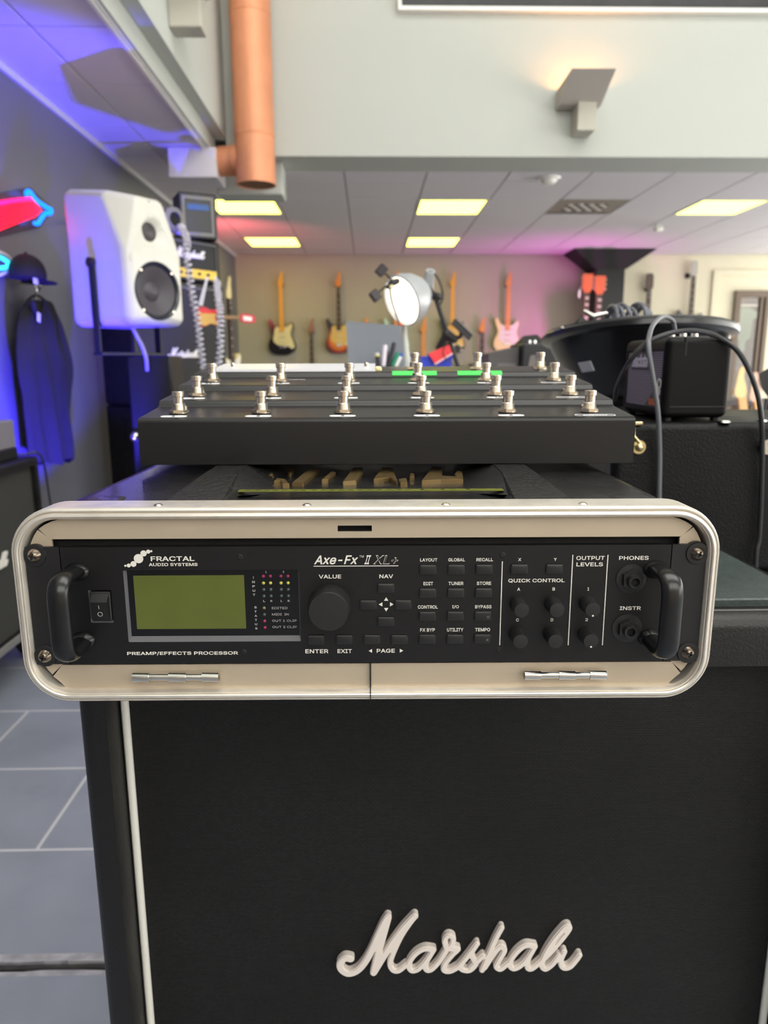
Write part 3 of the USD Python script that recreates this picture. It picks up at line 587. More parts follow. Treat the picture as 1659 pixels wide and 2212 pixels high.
# knobs
def knob(x, z, r0, r1, d, nm, ridge):
    n = 48 if ridge else 36; m = lathe([(0, 0), (r0, 0), (r0, d*.12), (r1*1.02, d*.3), (r1, d*.93), (r1*.95, d), (r1*.5, d+.0002), (0, d+.0003)], n)
    if ridge:
        V = m.vertices; rr = np.hypot(V[:, 0], V[:, 1]); k = np.where((V[:, 2] > d*.2) & (V[:, 2] < d*.95) & (rr > r1*.9), 1-.035*(np.arange(len(V)) % 2), 1); m.vertices = V*np.stack([k, k, np.ones_like(k)], 1)
    return pr.add(nm, front(m, x, z, 0), m_knob, smooth=40)
knob(-.0267, .0003, .0155, .0146, .0145, 'value_knob', False)
for z in (.0006, -.0226):
    for x in (.1087, .1336, .1586):
        k_ = knob(x, z, .0060, .0054, .0145, 'control_knob', True)
        if x > .15: pr.add('pointer_dot', front(lathe([(0, .0005), (.0007, .0003), (.0007, 0), (0, 0)], 10), x+.0002, z-.0042, -.0144), m_txt, parent=k_)
# sockets
m_jack = M('jack_black', S(30, 30, 32), .35)
for x, z in ((.1891, .0190), (.1885, -.0182)):
    j = pr.add('jack_socket', front(lathe([(.0034, .0015), (.0108, .0008), (.0108, 0), (.0034, 0), (.0034, .0015)], 32), x, z, 0), m_jack)
    nut = prism(Point(0, 0).buffer(.0074, quad_segs=2).convex_hull, .001); hx = Polygon([(.0078*math.cos(a), .0078*math.sin(a)) for a in np.arange(6)*PI/3+.5])
    pr.add('hex_nut', front(mv(prism(hx.difference(Point(0, 0).buffer(.0046)), .0042), 0, 0, .0014), x, z, 0), m_jack, parent=j, smooth=20)
    pr.add('barrel', front(lathe([(.0031, .0056), (.0031, .0095), (.0046, .0095), (.0049, .0088), (.0049, .0056), (.0031, .0056)], 28), x, z, 0), m_jack, parent=j)
    pr.add('socket_hole', front(lathe([(0, .0058), (.0032, .0058), (.0032, .0062), (0, .0062)], 20), x, z, 0), m_deep, parent=j)
# power switch
sw = pr.add('power_switch', bx(-.1978, -.1836, -.0012, .0032, -.0102, .0112, .0006), m_jack)
V = [(-.1968, -.0012, -.0092), (-.1846, -.0012, -.0092), (-.1846, -.0012, .0102), (-.1968, -.0012, .0102), (-.1966, -.0024, -.0090), (-.1848, -.0024, -.0090), (-.1850, -.0046, .0046), (-.1964, -.0046, .0046), (-.1850, -.0020, .0094), (-.1964, -.0020, .0094)]
pr.add('rocker', hull(V), m_btn, parent=sw, smooth=False)
def swp(z): return -.0024-.0022*(z+.0090)/.0136-.0002
pr.add('switch_mark', hull([(x, swp(z)+dy, z) for x in (-.1912, -.1908) for z in (-.0006, .0022) for dy in (0, .0003)]), m_tx2, parent=sw)
o = pz(Point(-.1907, -.0046).buffer(.0018).difference(Point(-.1907, -.0046).buffer(.0014)), -.0002, .0); V = o.vertices; V[:, 1] += [swp(z) for z in V[:, 2]]; o.vertices = V
pr.add('switch_mark', o, m_tx2, parent=sw)
# grab handles
m_hand = M('handle_black', S(18, 18, 20), .26)
for s_ in (-1, 1):
    x = s_*.2062; yb = -.0305
    path = spline([(x, .0, .0262), (x, -.010, .0270), (x, -.022, .0275), (x, -.0292, .0240), (x, yb-.0012, .0165), (x, yb-.0014, .005), (x, yb-.0014, -.005), (x, yb-.0012, -.0165), (x, -.0292, -.0240), (x, -.022, -.0275), (x, -.010, -.0270), (x, .0, -.0262)], 6)
    # oval section: wide across x
    T = np.gradient(path, axis=0); T /= np.linalg.norm(T, axis=1)[:, None]; a = np.linspace(0, 2*PI, 20, endpoint=False); V, F = [], []
    for k, (p, t_) in enumerate(zip(path, T)):
        nrm = np.cross(t_, [1, 0, 0]); w = .0074; h = .0046
        V.append(p+np.cos(a)[:, None]*np.array([w, 0, 0])+np.sin(a)[:, None]*nrm*h)
    for k in range(len(path)-1):
        for i in range(20):
            j = (i+1) % 20; F += [(k*20+i, k*20+j, (k+1)*20+j), (k*20+i, (k+1)*20+j, (k+1)*20+i)]
    h_ = pr.add('grab_handle', trimesh.Trimesh(np.vstack(V), F, process=False), m_hand, smooth=True, label='black curved grab handle')
    for z in (.0258, -.0258):
        ft = front(lathe([(0, .0045), (.0055, .0045), (.008, .0018), (.0085, 0), (0, 0)], 24), 0, 0, 0); ft.vertices *= [1.1, 1, .8]; pr.add('handle_foot', mv(ft, x, 0, z), m_hand, parent=h_)
# the four rack screws, things of their own
m_scr = M('dark_nickel', S(122, 110, 98), .24, 1.)
SC = None
for x, z, lb in ((-.2345, .0383, 'dark cross head rack screw, top left of the faceplate'), (-.2345, -.0375, 'dark cross head rack screw, bottom left of the faceplate'), (.2350, .0375, 'dark cross head rack screw, top right of the faceplate'), (.2347, -.0375, 'dark cross head rack screw, bottom right of the faceplate')):
    L = np.array(CL_)+exv*x+ezv*z-eyv*.0001
    if SC is None:
        SC = Thing('rack_screw', lb, 'screw', L, CR, group='rack screws of the processor')
        SC.add('washer', front(lathe([(.003, .0012), (.0078, .0009), (.0082, 0), (.003, 0), (.003, .0012)], 32), 0, 0, 0), m_jack)
        SC.add('screw_head', front(lathe([(0, .0046), (.0016, .0044), (.0034, .0036), (.0050, .0012), (0, .0012)], 28), 0, 0, 0), m_scr, smooth=50)
        SC.add('cross_slot', rot(cat_([bx(-.0024, .0024, -.0050, -.0030, -.0006, .0006), bx(-.0006, .0006, -.0050, -.0030, -.0024, .0024)]), .3, [0, 1, 0]), m_deep, smooth=False)
    else: copy_of(SC, 'rack_screw', lb, 'screw', L, CR, group='rack screws of the processor')
# ================================================================ foot controller on top of the case
m_ped = M('pedal_grey', S(22, 21, 23), .36, spec=.4, bump=.1, bscale=700, bdist=.0002)
px0, px1, zb = -.2222, .2562, .0742
PT = (CL_[0], CL_[1], CL_[2]); fc = Thing('foot_controller', 'dark grey stepped foot controller with rows of chrome footswitches, lying on the rack case', 'foot controller', PT, CR)
Y0 = .200
prof = [(Y0, zb+.0008), (Y0, .1150), (Y0+.0012, .1178), (Y0+.0045, .1196), (.266, .1258), (.2695, .1268), (.2715, .1285), (.2735, .1315), (.2765, .1328), (.342, .1393), (.3455, .1402), (.3475, .1420), (.3495, .1450), (.3525, .1464), (.419, .1528), (.4225, .1537), (.4245, .1555), (.4265, .1585), (.4295, .1600), (.512, .1662), (.520, .1655), (.524, .160), (.524, zb+.0008)]
pm = px_(Polygon(prof), px0, px1)
V = pm.vertices; 
fc.add('stepped_housing', pm, m_ped, smooth=35)
fc.add('base_plate', bx(px0+.002, px1-.002, Y0+.003, .521, zb, zb+.0012), m_black)
for x in (px0+.06, px1-.06): 
    for y in (.25, .48): fc.add('rubber_foot', mv(lathe([(0, -.0001), (.007, -.0001), (.008, .001), (0, .001)], 16), x, y, zb-.0002), m_deep)
def tread(y):
    for a, b, z0, z1 in ((Y0+.0045, .266, .1196, .1258), (.2765, .342, .1328, .1393), (.3525, .419, .1464, .1528), (.4295, .512, .1600, .1662)):
        if y <= b+.004: return z0+(y-a)*(z1-z0)/(b-a)
    return .1662
def pl(px, py, z):                                    # solve for the tread height under a pixel
    for _ in range(60):
        q = lz(px, py, z); z2 = tread(min(max(q[1], Y0), .51)); z = .7*z+.3*z2
    return lz(px, py, z)
SWI = None; nsw = 0
def footswitch(x, y, row, col):
    global SWI, nsw
    lb = f'chrome footswitch with jewel lamp, {row} row of the controller, {col}'
    z = tread(y); L = np.array(CL_)+exv*x+eyv*y+ezv*z
    if SWI is None:
        s_ = SWI = Thing('footswitch', lb, 'footswitch', L, CR, group='chrome footswitches of the controller')
        hx = Polygon([(.0098*math.cos(a), .0098*math.sin(a)) for a in np.arange(6)*PI/3+.2])
        s_.add('washer', lathe([(0, 0), (.0092, 0), (.0092, .0008), (0, .0008)], 28), m_nickel)
        s_.add('hex_nut', cat_([mv(prism(hx, .0022), 0, 0, .0006), mv(prism(hx.buffer(-.0008), .0005), 0, 0, .0028)]), m_nickel, smooth=20)
        s_.add('threaded_collar', lathe([(0, .003)]+[(.0066-.00035*(k % 2), .003+k*.0005) for k in range(12)]+[(.0064, .009), (.0058, .0096), (0, .0096)], 32), m_nickel, smooth=25)
        s_.add('plunger', lathe([(0, .009), (.0050, .009), (.0050, .0158), (.0053, .0161), (.0060, .0164), (.0060, .0208), (.0056, .0214), (0, .0216)], 32), m_nickel, smooth=30)
    else: copy_of(SWI, 'footswitch', lb, 'footswitch', L, CR, group='chrome footswitches of the controller')
rows = (('front', .2320, 6), ('second', .3095, 6), ('third', .3860, 6), ('rear', .4640, 6))
order = ('leftmost', 'second from left', 'third from left', 'third from right', 'second from right', 'rightmost')
m_pill = M('pill_white', S(226, 226, 230), .5)
nums = {0: '12345', 1: '6789', 2: ''}
XC = [.0148+.0822*(k-2.5) for k in range(6)]
for r_, (rn, y, n) in enumerate(rows):
    for k in range(6):
        if r_ == 3 and k < 3: continue
        x = XC[k]; footswitch(x, y, rn, order[k])
        z = tread(y+.021)
        fc.add('jewel_lamp', mv(lathe([(0, .0048), (.0018, .0042), (.0026, .0030), (.0032, .0026), (.0032, 0), (0, 0)], 18), x, y+.021, z), m_nickel, smooth=40)
        if r_ < 3:
            yp = y-.0200; sl = math.atan((tread(y-.01)-tread(yp-.005))/(yp*-1+y-.005)) if False else math.atan(.097)
            def lay(m, zz=.0): return rot(mv(m, x, yp, tread(yp)+zz), sl, [1, 0, 0], (x, yp, tread(yp)))
            if k < 5:
                fc.add('label_pill', lay(prism(rrect(-.0128, .0128, -.0043, .0043, .0041), .0003)), m_pill)
                num = str(r_*5+k+1); w = .0016*len(num)
                m = meshkit.text_mesh(num, .0048, .0002, True); m.apply_translation([-(m.bounds[0][0]+m.bounds[1][0])/2, -.0024, .0003]); fc.add('lettering', lay(m), m_black, smooth=False)
            else:
                fc.add('label_outline', lay(prism(rrect(-.020, .020, -.0044, .0044, .004).difference(rrect(-.0190, .0190, -.0034, .0034, .003)), .0003)), m_pill)
                if r_ < 2:
                    m = meshkit.text_mesh(('DOWN', 'UP')[r_], .0036, .0002, True); m.vertices *= [1.5, 1, 1]; m.apply_translation([-(m.bounds[0][0]+m.bounds[1][0])/2, -.0018, .0]); fc.add('lettering', lay(m), m_pill, smooth=False)
for s, x, y in (('NAME', -.118, .325), ('PARAMETER', -.112, .402)):
    m = meshkit.text_mesh(s, .0022, .0002, True); m.vertices *= [1.7, 1, 1]; m = rot(mv(m, x, y, tread(y)), math.atan(.097), [1, 0, 0], (x, y, tread(y))); fc.add('lettering', m, m_pill, smooth=False)
for k in (3, 4):                                      # neon green tape in front of two rear switches
    x = XC[k]; g_ = px_(Polygon([(.4240, .1562), (.4262, .1595), (.4294, .1607), (.4330, .1610), (.4330, .1604), (.4298, .1600), (.4274, .1588), (.4254, .1561), (.4240, .1556)]), x-.030, x+.026)
    fc.add('green_tape', g_, M('tape_green', S(70, 226, 92), .5), label='bright green tape strip')
y = .440; dx0, dx1 = -.205, .005
fc.add('display_cover', hull([(dx0, y, tread(y)), (dx1, y, tread(y)), (dx0+.002, y+.0005, tread(y)+.003), (dx1-.001, y+.0005, tread(y)+.003), (dx0+.003, .512, tread(.51)+.0045), (dx1-.001, .512, tread(.51)+.0045), (dx0, .512, tread(.51)-.002), (dx1, .512, tread(.51)-.002)]), M('cover_white', S(216, 216, 222), .3), label='pale cover plate over the display')
fc.add('cover_end', bx(dx1-.001, dx1+.008, y+.0, .47, tread(y)-.001, tread(y)+.006, .002), M('cream_end', S(240, 228, 170), .4), label='cream end of the cover plate')
for x in (dx0+.022, dx1-.012): fc.add('cover_nut', mv(lathe([(0, .006), (.0025, .0055), (.0032, .004), (.0032, 0), (0, 0)], 14), x, .475, tread(.475)+.003), m_nickel)
for x, z in ((px1+.0002, .104), (px1+.0002, .107)): fc.add('side_bolt', balls([((px1, .215, z), .0028)]), m_nickel)
# ================================================================ things behind and around
m_gold = M('gold_panel', S(214, 180, 70), .35, .3)
m_logo = M('logo_white', S(230, 226, 216), .4)
def logo_mesh(x0, x1, zc, y, w=19, full=True):
    """the script badge drawn x0..x1 around height zc, facing -y"""
    k = (x1-x0)/1480
    sh = badge_shape(BADGE_FULL if full else BADGE, w*k, 0, 0, lambda x, q: (x0+(x-80)*k, zc+(280-q)*k))
    return pz(sh, y-.006, y)
# ---- amp head and cabinet standing behind, at the right
t = Thing('amp_cabinet', 'black amp cabinet standing on the floor behind the front cabinet, carrying the amp head', 'speaker', (.72, 1.22, 0))
t.addw('cabinet_shell', rbx(.357, 1.12, 1.035, 1.38, .0, H-.318, .012), m_tolex)
m_head = M('head_tolex', S(15, 15, 17), .38, spec=.18, bump=.7, bscale=300, bdist=.0016, rvar=.08)
hz0, hz1, hy = H-.3175, H-.0853, 1.036
t = Thing('guitar_amplifier', 'black grained amp head behind the controller, carrying the mini amplifier', 'amplifier', (.72, 1.2, hz0))
t.addw('head_shell', rbx(.357, 1.12, hy, 1.34, hz0+.006, hz1, .014), m_head)
for x in (.42, 1.05):
    for y in (1.07, 1.3): t.addw('rubber_foot', cyl((x, y, hz0), (x, y, hz0+.01), .015, 16), m_deep)
m_brass = M('pale_brass', S(222, 206, 160), .25, 1.)
q = atY(1381, 966, hy-.004)
t.addw('strap_bolt', cat_([balls([((q[0], hy-.004, q[2]), .0065)]), cyl((q[0], hy+.002, q[2]), (q[0], hy-.003, q[2]), .010, 20)]), m_brass, label='pale brass bolt')
q2 = atY(1376, 918, hy)
t.addw('corner_clip', cat_([bx(q2[0]-.012, q2[0]+.008, hy-.002, hy+.03, hz1-.003, hz1+.0015, .001), tube([(q2[0]-.006, hy-.002, hz1), (q2[0]-.006, hy-.006, hz1-.018), (q2[0]+.006, hy-.005, q[2]+.004)], .0022, 8)]), m_brass)
q = atZ(1565, 912, hz1); t.addw('screw_cap', mv(lathe([(0, .003), (.007, .0025), (.009, 0), (0, 0)], 18), q[0], q[1], hz1), m_chrome)
q = atZ(1646, 910, hz1); t.addw('screw_cap', mv(lathe([(0, .003), (.007, .0025), (.009, 0), (0, 0)], 18), q[0], q[1], hz1), m_chrome)
q = atY(1657, 965, hy); t.addw('screw_cap', cyl((q[0], hy, q[2]), (q[0], hy-.004, q[2]), .011, 18), m_chrome)
# ---- mini amplifier
ax0, ax1, ay0, ay1, az0, az1 = .4345, .5345, 1.062, 1.236, hz1+.0045, H+.036
t = Thing('mini_amp', 'small black portable bass amplifier with grey mesh grille, standing on the amp head', 'amplifier', (.485, 1.15, hz1))
bd = cut(rbx(ax0, ax1, ay0, ay1, az0, az1, .011), bx(ax0-.01, ax0+.006, ay0+.012, ay1-.012, az0+.014, az1-.017))
m_tol2 = M('mini_tolex', S(12, 11, 12), .5, spec=.15, bump=.35, bscale=800, bdist=.0005)
t.addw('body', bd, m_tol2)
t.addw('grille_back', bx(ax0+.004, ax0+.0058, ay0+.012, ay1-.012, az0+.014, az1-.017), M('grille_dark', S(28, 25, 30), .5))
m_mesh = M('grille_mesh', S(150, 140, 156), .5, .2)
for k in range(24):
    z = az0+.0155+k*(az1-az0-.034)/24; t.addw('grille_wire', bx(ax0+.0022, ax0+.0042, ay0+.0125, ay1-.0125, z, z+.0019), m_mesh, smooth=False)
def side_text(s, ya, yb, z0, z1, x, m, nm, par=None, **k):
    q = text(s, -yb, -ya, z0, z1, 0, **k); V = q.vertices; q.vertices = np.stack([x+V[:, 1], -V[:, 0], V[:, 2]], 1); return t.addw(nm, q, m, smooth=False, parent=par)
bg = t.addw('badge', bx(ax0+.0008, ax0+.0022, ay0+.062, ay0+.140, az1-.046, az1-.020, .0005), M('badge_dark', S(34, 28, 40), .4))
side_text('Blackstar', ay0+.066, ay0+.136, az1-.043, az1-.023, ax0+.0008, M('badge_lilac', S(206, 196, 216), .5), 'lettering', bg, depth=.0008, shear=.2)
tg = t.addw('corner_badge', px_(Polygon([(ay0+.0125, az0+.0145), (ay0+.075, az0+.0145), (ay0+.0125, az0+.062)]), ax0+.0010, ax0+.0022), M('badge_dark', S(0, 0, 0)))
side_text('BASS', ay0+.0135, ay0+.056, az0+.017, az0+.027, ax0+.0009, M('orange_print', S(214, 112, 48), .5), 'lettering', tg, depth=.0006)
e_ = prism(Point(0, 0).buffer(.007), .0006); e_ = cat_([px_(Point(ay0+.021, az0+.038).buffer(.0055), ax0+.0004, ax0+.001), px_(Point(ay0+.021, az0+.050).buffer(.008).difference(Point(ay0+.021, az0+.050).buffer(.005)), ax0+.0004, ax0+.001)])
t.addw('emblem', e_, m_logo, parent=tg)
sm = M('seam_grey', S(60, 58, 60), .5)
t.addw('bottom_seam', bx(ax0+.011, ax1-.002, ay0-.0003, ay0+.001, az0+.0165, az0+.0172), sm, smooth=False)
t.addw('corner_seam', bx(ax0+.028, ax0+.0288, ay0-.0002, ay0+.02, az1-.026, az1+.0002), sm, smooth=False)
t.addw('control_plate', bx(ax0+.022, ax1-.016, ay0+.05, ay1-.03, az1-.001, az1+.003, .001), m_black)
for k in range(3): t.addw('knob', mv(lathe([(0, .009), (.005, .0085), (.0055, 0), (0, 0)], 16), ax0+.036+k*.018, ay0+.075, az1+.003), m_chrome)
for x in (ax0+.014, ax1-.014):
    for y in (ay0+.015, ay1-.015): t.addw('foot', cyl((x, y, hz1), (x, y, az0+.002), .006, 12), m_deep)
# ---- two cables thrown over the mini amplifier
m_cable = M('cable_black', S(38, 38, 42), .35)
m_cable2 = M('cable_grey', S(92, 94, 100), .4)
def wpath(pts): return [atY(x, y, d) for x, y, d in pts]
c1 = wpath([(1458, 712, 1.20), (1452, 692, 1.19), (1432, 684, 1.15), (1412, 700, 1.09), (1402, 728, 1.045), (1402, 760, 1.025), (1408, 800, 1.02), (1416, 850, 1.02), (1422, 900, 1.02), (1425, 980, 1.025), (1424, 1060, 1.027), (1424, 1090, 1.028), (1424, 1400, 1.024), (1424, 1800, 1.022)])
single('cable', tube(c1, .0034, 10, 8), m_cable2, 'grey cable looping over the mini amplifier grille and down the amp head', 'cable')
c2 = wpath([(1328, 866, 1.12), (1334, 832, 1.1), (1358, 785, 1.055), (1392, 745, 1.045), (1440, 722, 1.04), (1490, 714, 1.045), (1530, 720, 1.06), (1560, 733, 1.06), (1592, 757, 1.045), (1618, 800, 1.03), (1636, 850, 1.022), (1644, 900, 1.02), (1647, 960, 1.026), (1645, 1060, 1.028), (1640, 1160, 1.028), (1632, 1226, 1.025), (1628, 1500, 1.024), (1626, 1900, 1.022)])
single('cable', tube(c2, .0036, 10, 8), m_cable, 'black cable arching over the mini amplifier and hanging down at the right edge', 'cable')
# ---- big round speaker chassis lying face up on a stool, coil of cable on it
bc = atY(1374, 740, 1.72); rim = .218; rz_ = bc[2]+.012
t = Thing('loudspeaker_chassis', 'large round black loudspeaker chassis lying face up behind the mini amplifier', 'loudspeaker', (bc[0], bc[1], rz_), rx=-math.radians(7))
bowl = lathe([(.10, -.150), (.135, -.120), (.184, -.045), (.200, -.012), (.213, -.008), (rim, -.005), (rim, .005), (.213, .009), (.195, .009), (.187, .002), (.125, -.085), (.10, -.11), (.10, -.150)], 72)
t.add('basket', bowl, M('bowl_black', S(20, 20, 23), .22), smooth=30)
t.add('rim_gasket', lathe([(.196, .009), (.212, .009), (.210, .013), (.198, .013), (.196, .009)], 72), m_black)
t.add('cone', lathe([(.192, .006), (.184, .008), (.172, .002), (.06, -.07), (.05, -.05), (0, -.035), (0, -.04), (.05, -.06), (.06, -.08), (.18, -.006)], 64), M('cone_black', S(30, 28, 30), .7), smooth=30)
t.add('magnet', lathe([(0, -.235), (.088, -.235), (.092, -.229), (.092, -.172), (.088, -.165), (.105, -.15), (0, -.15)], 48), M('magnet_black', S(24, 24, 26), .4))
for k in range(6): a = k*PI/3+.4; t.add('rim_bolt', mv(lathe([(0, .004), (.004, .003), (.005, 0), (0, 0)], 12), .2155*math.cos(a), .2155*math.sin(a), .007), m_nickel)
for k in range(8):
    a = k*PI/4+.52; c, s_ = math.cos(a), math.sin(a)
    t.add('basket_window', hull([(c*r-s_*w, s_*r+c*w, z) for r, z in ((.155, -.086), (.1575, -.088), (.168, -.066), (.1705, -.068)) for w in (-.018, .018)]), M('light_through_hole', S(190, 190, 196), .5) if k == 4 else m_deep, smooth=False)  # the pale plate paints light seen through one basket opening
zs = rz_-.252
st = Thing('stool', 'black round stool hidden under the loudspeaker chassis', 'stool', (bc[0], bc[1], 0))
st.addw('seat', mv(lathe([(0, -.03), (.15, -.03), (.16, -.02), (.16, -.002), (0, -.002)], 40), bc[0], bc[1]+.02, zs), m_black)
for k in range(4):
    a = k*PI/2+PI/4; st.addw('leg', cyl((bc[0]+.16*math.cos(a), bc[1]+.02+.16*math.sin(a), 0), (bc[0]+.10*math.cos(a), bc[1]+.02+.10*math.sin(a), zs-.03), .012, 12), m_chrome)
coil = []
for k in range(9):
    u = k/8; cx_ = atY(1305+u*78, 700, 1.72)[0]; R_ = .030+.006*math.sin(3*k)
    for a in np.linspace(0, 2*PI, 14, endpoint=False): coil.append((cx_+.010*math.cos(a*.5+k)+.012*(a/6.28), 1.70+.05*math.cos(a)+.012*math.sin(k*2), rz_+.040+R_*math.sin(a)))
single('cable_coil', tube(coil, .0042, 8, 3), M('coil_grey', S(96, 98, 108), .35), 'coil of dark grey cable lying on the loudspeaker rim', 'cable')
q = atY(1282, 700, 1.66)
t = Thing('clip_mount', 'small black clip with a silver wing nut on the left of the loudspeaker rim', 'clip', (q[0], 1.66, rz_+.012))
t.addw('base', bx(q[0]-.05, q[0]+.035, 1.63, 1.70, rz_+.019, rz_+.027, .004), m_black)
t.addw('stem', cyl((q[0], 1.66, rz_+.02), (q[0], 1.66, rz_+.04), .007, 12), m_black)
t.addw('wing_nut', cat_([balls([((q[0], 1.66, rz_+.043), .007), ((q[0]+.026, 1.655, rz_+.05), .0045)]), balls([((q[0], 1.66, rz_+.043), .007), ((q[0]-.022, 1.66, rz_+.055), .004)])]), m_chrome)
t.addw('pyramid', hull([(q[0]-.045, 1.64, rz_+.02), (q[0]-.01, 1.64, rz_+.02), (q[0]-.045, 1.69, rz_+.02), (q[0]-.01, 1.69, rz_+.02), (q[0]-.028, 1.66, rz_+.048)]), m_deep, smooth=False)
# ---- black desk mixer edge behind the controller
kb = atY(1060, 772, 2.3); ke = atY(1190, 738, 2.3)
cz = H-.03
ct = Thing('shop_counter', 'pale shop counter hidden behind the controller, carrying the lamp and desk things', 'counter', (.4, 2.75, 0))
ct.addw('counter_body', bx(-.35, .95, 2.52, 3.3, 0, cz-.03, .004), M('counter_grey', S(170, 166, 160), .5)); ct.addw('worktop', bx(-.38, .98, 2.48, 3.33, cz-.03, cz, .004), M('counter_top', S(205, 200, 192), .35))
t = Thing('sloped_console', 'black console with a sloping grey top behind the right rear footswitches', 'mixer', (kb[0]+.05, 2.6, cz))
k0, k1, k2 = atY(1052, 764, 2.6), atY(1116, 750, 2.6), atY(1052, 795, 2.6)
t.addw('console_body', hull([(k0[0], y, cz) for y in (2.56, 2.8)]+[(k1[0], y, cz) for y in (2.56, 2.8)]+[(k0[0], y, k0[2]) for y in (2.56, 2.8)]+[(k1[0], y, k1[2]) for y in (2.56, 2.8)]), M('console_grey', S(74, 70, 72), .5), smooth=False)
t.addw('front_print', bx(k0[0]+.03, k1[0]-.01, 2.557, 2.561, cz+.008, cz+.03), M('console_face', S(96, 92, 96), .5), smooth=False)
for k in range(5): t.addw('print_mark', bx(k0[0]+.045+k*.008, k0[0]+.049+k*.008, 2.555, 2.557, cz+.010, cz+.018), m_black, smooth=False)
d0, d1 = atY(1114, 742, 2.55), atY(1192, 742, 2.55)
t = Thing('black_rack_unit', 'black device with two small silver knobs, between the console and the loudspeaker chassis', 'audio device', ((d0[0]+d1[0])/2, 2.6, cz))
t.addw('body', bx(d0[0]+.018, d1[0]+.02, 2.52, 2.75, cz+.002, d0[2], .006), m_black)
t.addw('grey_flap', hull([(d0[0]+.035, 2.515, cz+.002), (d0[0]+.075, 2.515, cz+.002), (d0[0]+.045, 2.515, cz+.055), (d0[0]+.062, 2.515, cz+.058), (d0[0]+.035, 2.52, cz+.002), (d0[0]+.075, 2.52, cz+.002), (d0[0]+.045, 2.52, cz+.055), (d0[0]+.062, 2.52, cz+.058)]), M('flap_grey', S(104, 98, 96), .6))
for k in range(2): t.addw('knob', mv(lathe([(0, .012), (.005, .011), (.006, 0), (0, 0)], 14), d0[0]+.05+k*.018, 2.56, d0[2]), m_chrome)
t.addw('top_box', hull([(d0[0]+.03, 2.6, d0[2]), (d0[0]+.12, 2.6, d0[2]), (d0[0]+.04, 2.6, d0[2]+.028), (d0[0]+.085, 2.6, d0[2]+.032), (d0[0]+.02, 2.68, d0[2]), (d0[0]+.12, 2.68, d0[2]), (d0[0]+.05, 2.66, d0[2]+.03)]), m_black)
# ---- back of a screen, pens, bins on the counter
s_ = [atY(x, y, 2.9) for x, y in ((748, 695), (864, 704), (872, 792), (754, 792))]
t = Thing('monitor', 'plain blue grey back of a screen standing on the counter before the sunburst guitar', 'monitor', ((s_[0][0]+s_[1][0])/2, 2.9, cz))
pg = Polygon([(s_[0][0], s_[0][2]), (s_[1][0], s_[1][2]), (s_[2][0], cz+.012), (s_[3][0], cz+.012)])
t.addw('back_panel', pz(pg.buffer(.002), 2.90, 2.915), M('screen_back', S(118, 124, 134), .45)); t.addw('stand', bx(s_[3][0]+.06, s_[2][0]-.06, 2.87, 2.96, cz, cz+.012, .003), m_black)
t.addw('screen', pz(pg.buffer(-.012), 2.915, 2.918), m_deep)
pc_ = atY(838, 792, 2.78)
t = Thing('pen_pot', 'short dark pot of marker pens on the counter', 'pen pot', (pc_[0], 2.78, cz))
t.addw('pot', mv(lathe([(0, 0), (.032, 0), (.034, .02), (.031, .02), (.03, .004), (0, .004)], 24), pc_[0], 2.78, cz), m_black)
PEN = [(818, 795, 814, 762, 766, (30, 30, 32), 'black marker pen with yellow collar and grey tip, leftmost in the pen pot', 1), (828, 795, 832, 745, 0, (222, 214, 226), 'white marker pen leaning in the pen pot', 0), (838, 795, 852, 740, 0, (34, 38, 46), 'dark slate marker pen, tallest in the pen pot', 0),
       (845, 795, 860, 762, 0, (20, 128, 98), 'green marker pen in the pen pot', 0), (852, 795, 868, 764, 0, (28, 84, 176), 'blue capped marker pen, rightmost in the pen pot', 2), (835, 795, 836, 758, 0, (52, 50, 56), 'charcoal marker pen in the middle of the pen pot', 0)]
for k, (x0, y0, x1, y1, _, c, lb, kd) in enumerate(PEN):
    a, b = atY(x0, y0, 2.76+.01*k), atY(x1, y1, 2.76+.012*k); a[2] = max(a[2], cz+.005)
    g_ = Thing('marker_pen', lb, 'pen', a)
    d = (b-a)/np.linalg.norm(b-a)
    g_.addw('barrel', cyl(a, a+(b-a)*.8, .0085, 14), M('pen_white' if kd == 2 else f'pen_{k}', S(226, 226, 228) if kd == 2 else S(*c), .4)); g_.addw('cap', cyl(a+(b-a)*.8, b, .0092, 14, .0075), M(f'pen_{k}', S(*c), .4) if kd != 1 else M('pen_tip', S(190, 186, 190), .4))
    if kd == 1: g_.addw('collar', cyl(a+(b-a)*.78, a+(b-a)*.84, .0098, 14), M('pen_yellow', S(226, 214, 60), .4))
w0, w1 = atY(872, 690, 3.0), atY(880, 795, 3.0)
t = Thing('white_stand', 'thin white upright stand beside the screen back', 'stand', (w1[0], 3.0, cz))
t.addw('upright', tube([(w0[0], 3.0, w0[2]), (w0[0]+.004, 3.0, w0[2]-.08), (w1[0], 3.0, cz+.01)], [.010, .012, .017], 14, 6), M('stand_white', S(208, 212, 206), .4))
t.addw('base', mv(lathe([(0, .012), (.05, .01), (.06, 0), (0, 0)], 28), w1[0], 3.0, cz), M('stand_white', (0, 0, 0))); t.addw('foot_loop', tube([(w1[0]+.01, 2.97, cz+.05), (w1[0]+.03, 2.965, cz+.04), (w1[0]+.04, 2.96, cz+.012)], .005, 8, 5), M('stand_white', (0, 0, 0)))
bb = [atY(x, y, 2.82) for x, y in ((912, 770), (975, 760), (975, 795), (912, 795))]
t = Thing('blue_bin', 'blue plastic bin on the counter under the red one', 'storage bin', (bb[0][0]+.05, 2.85, cz))
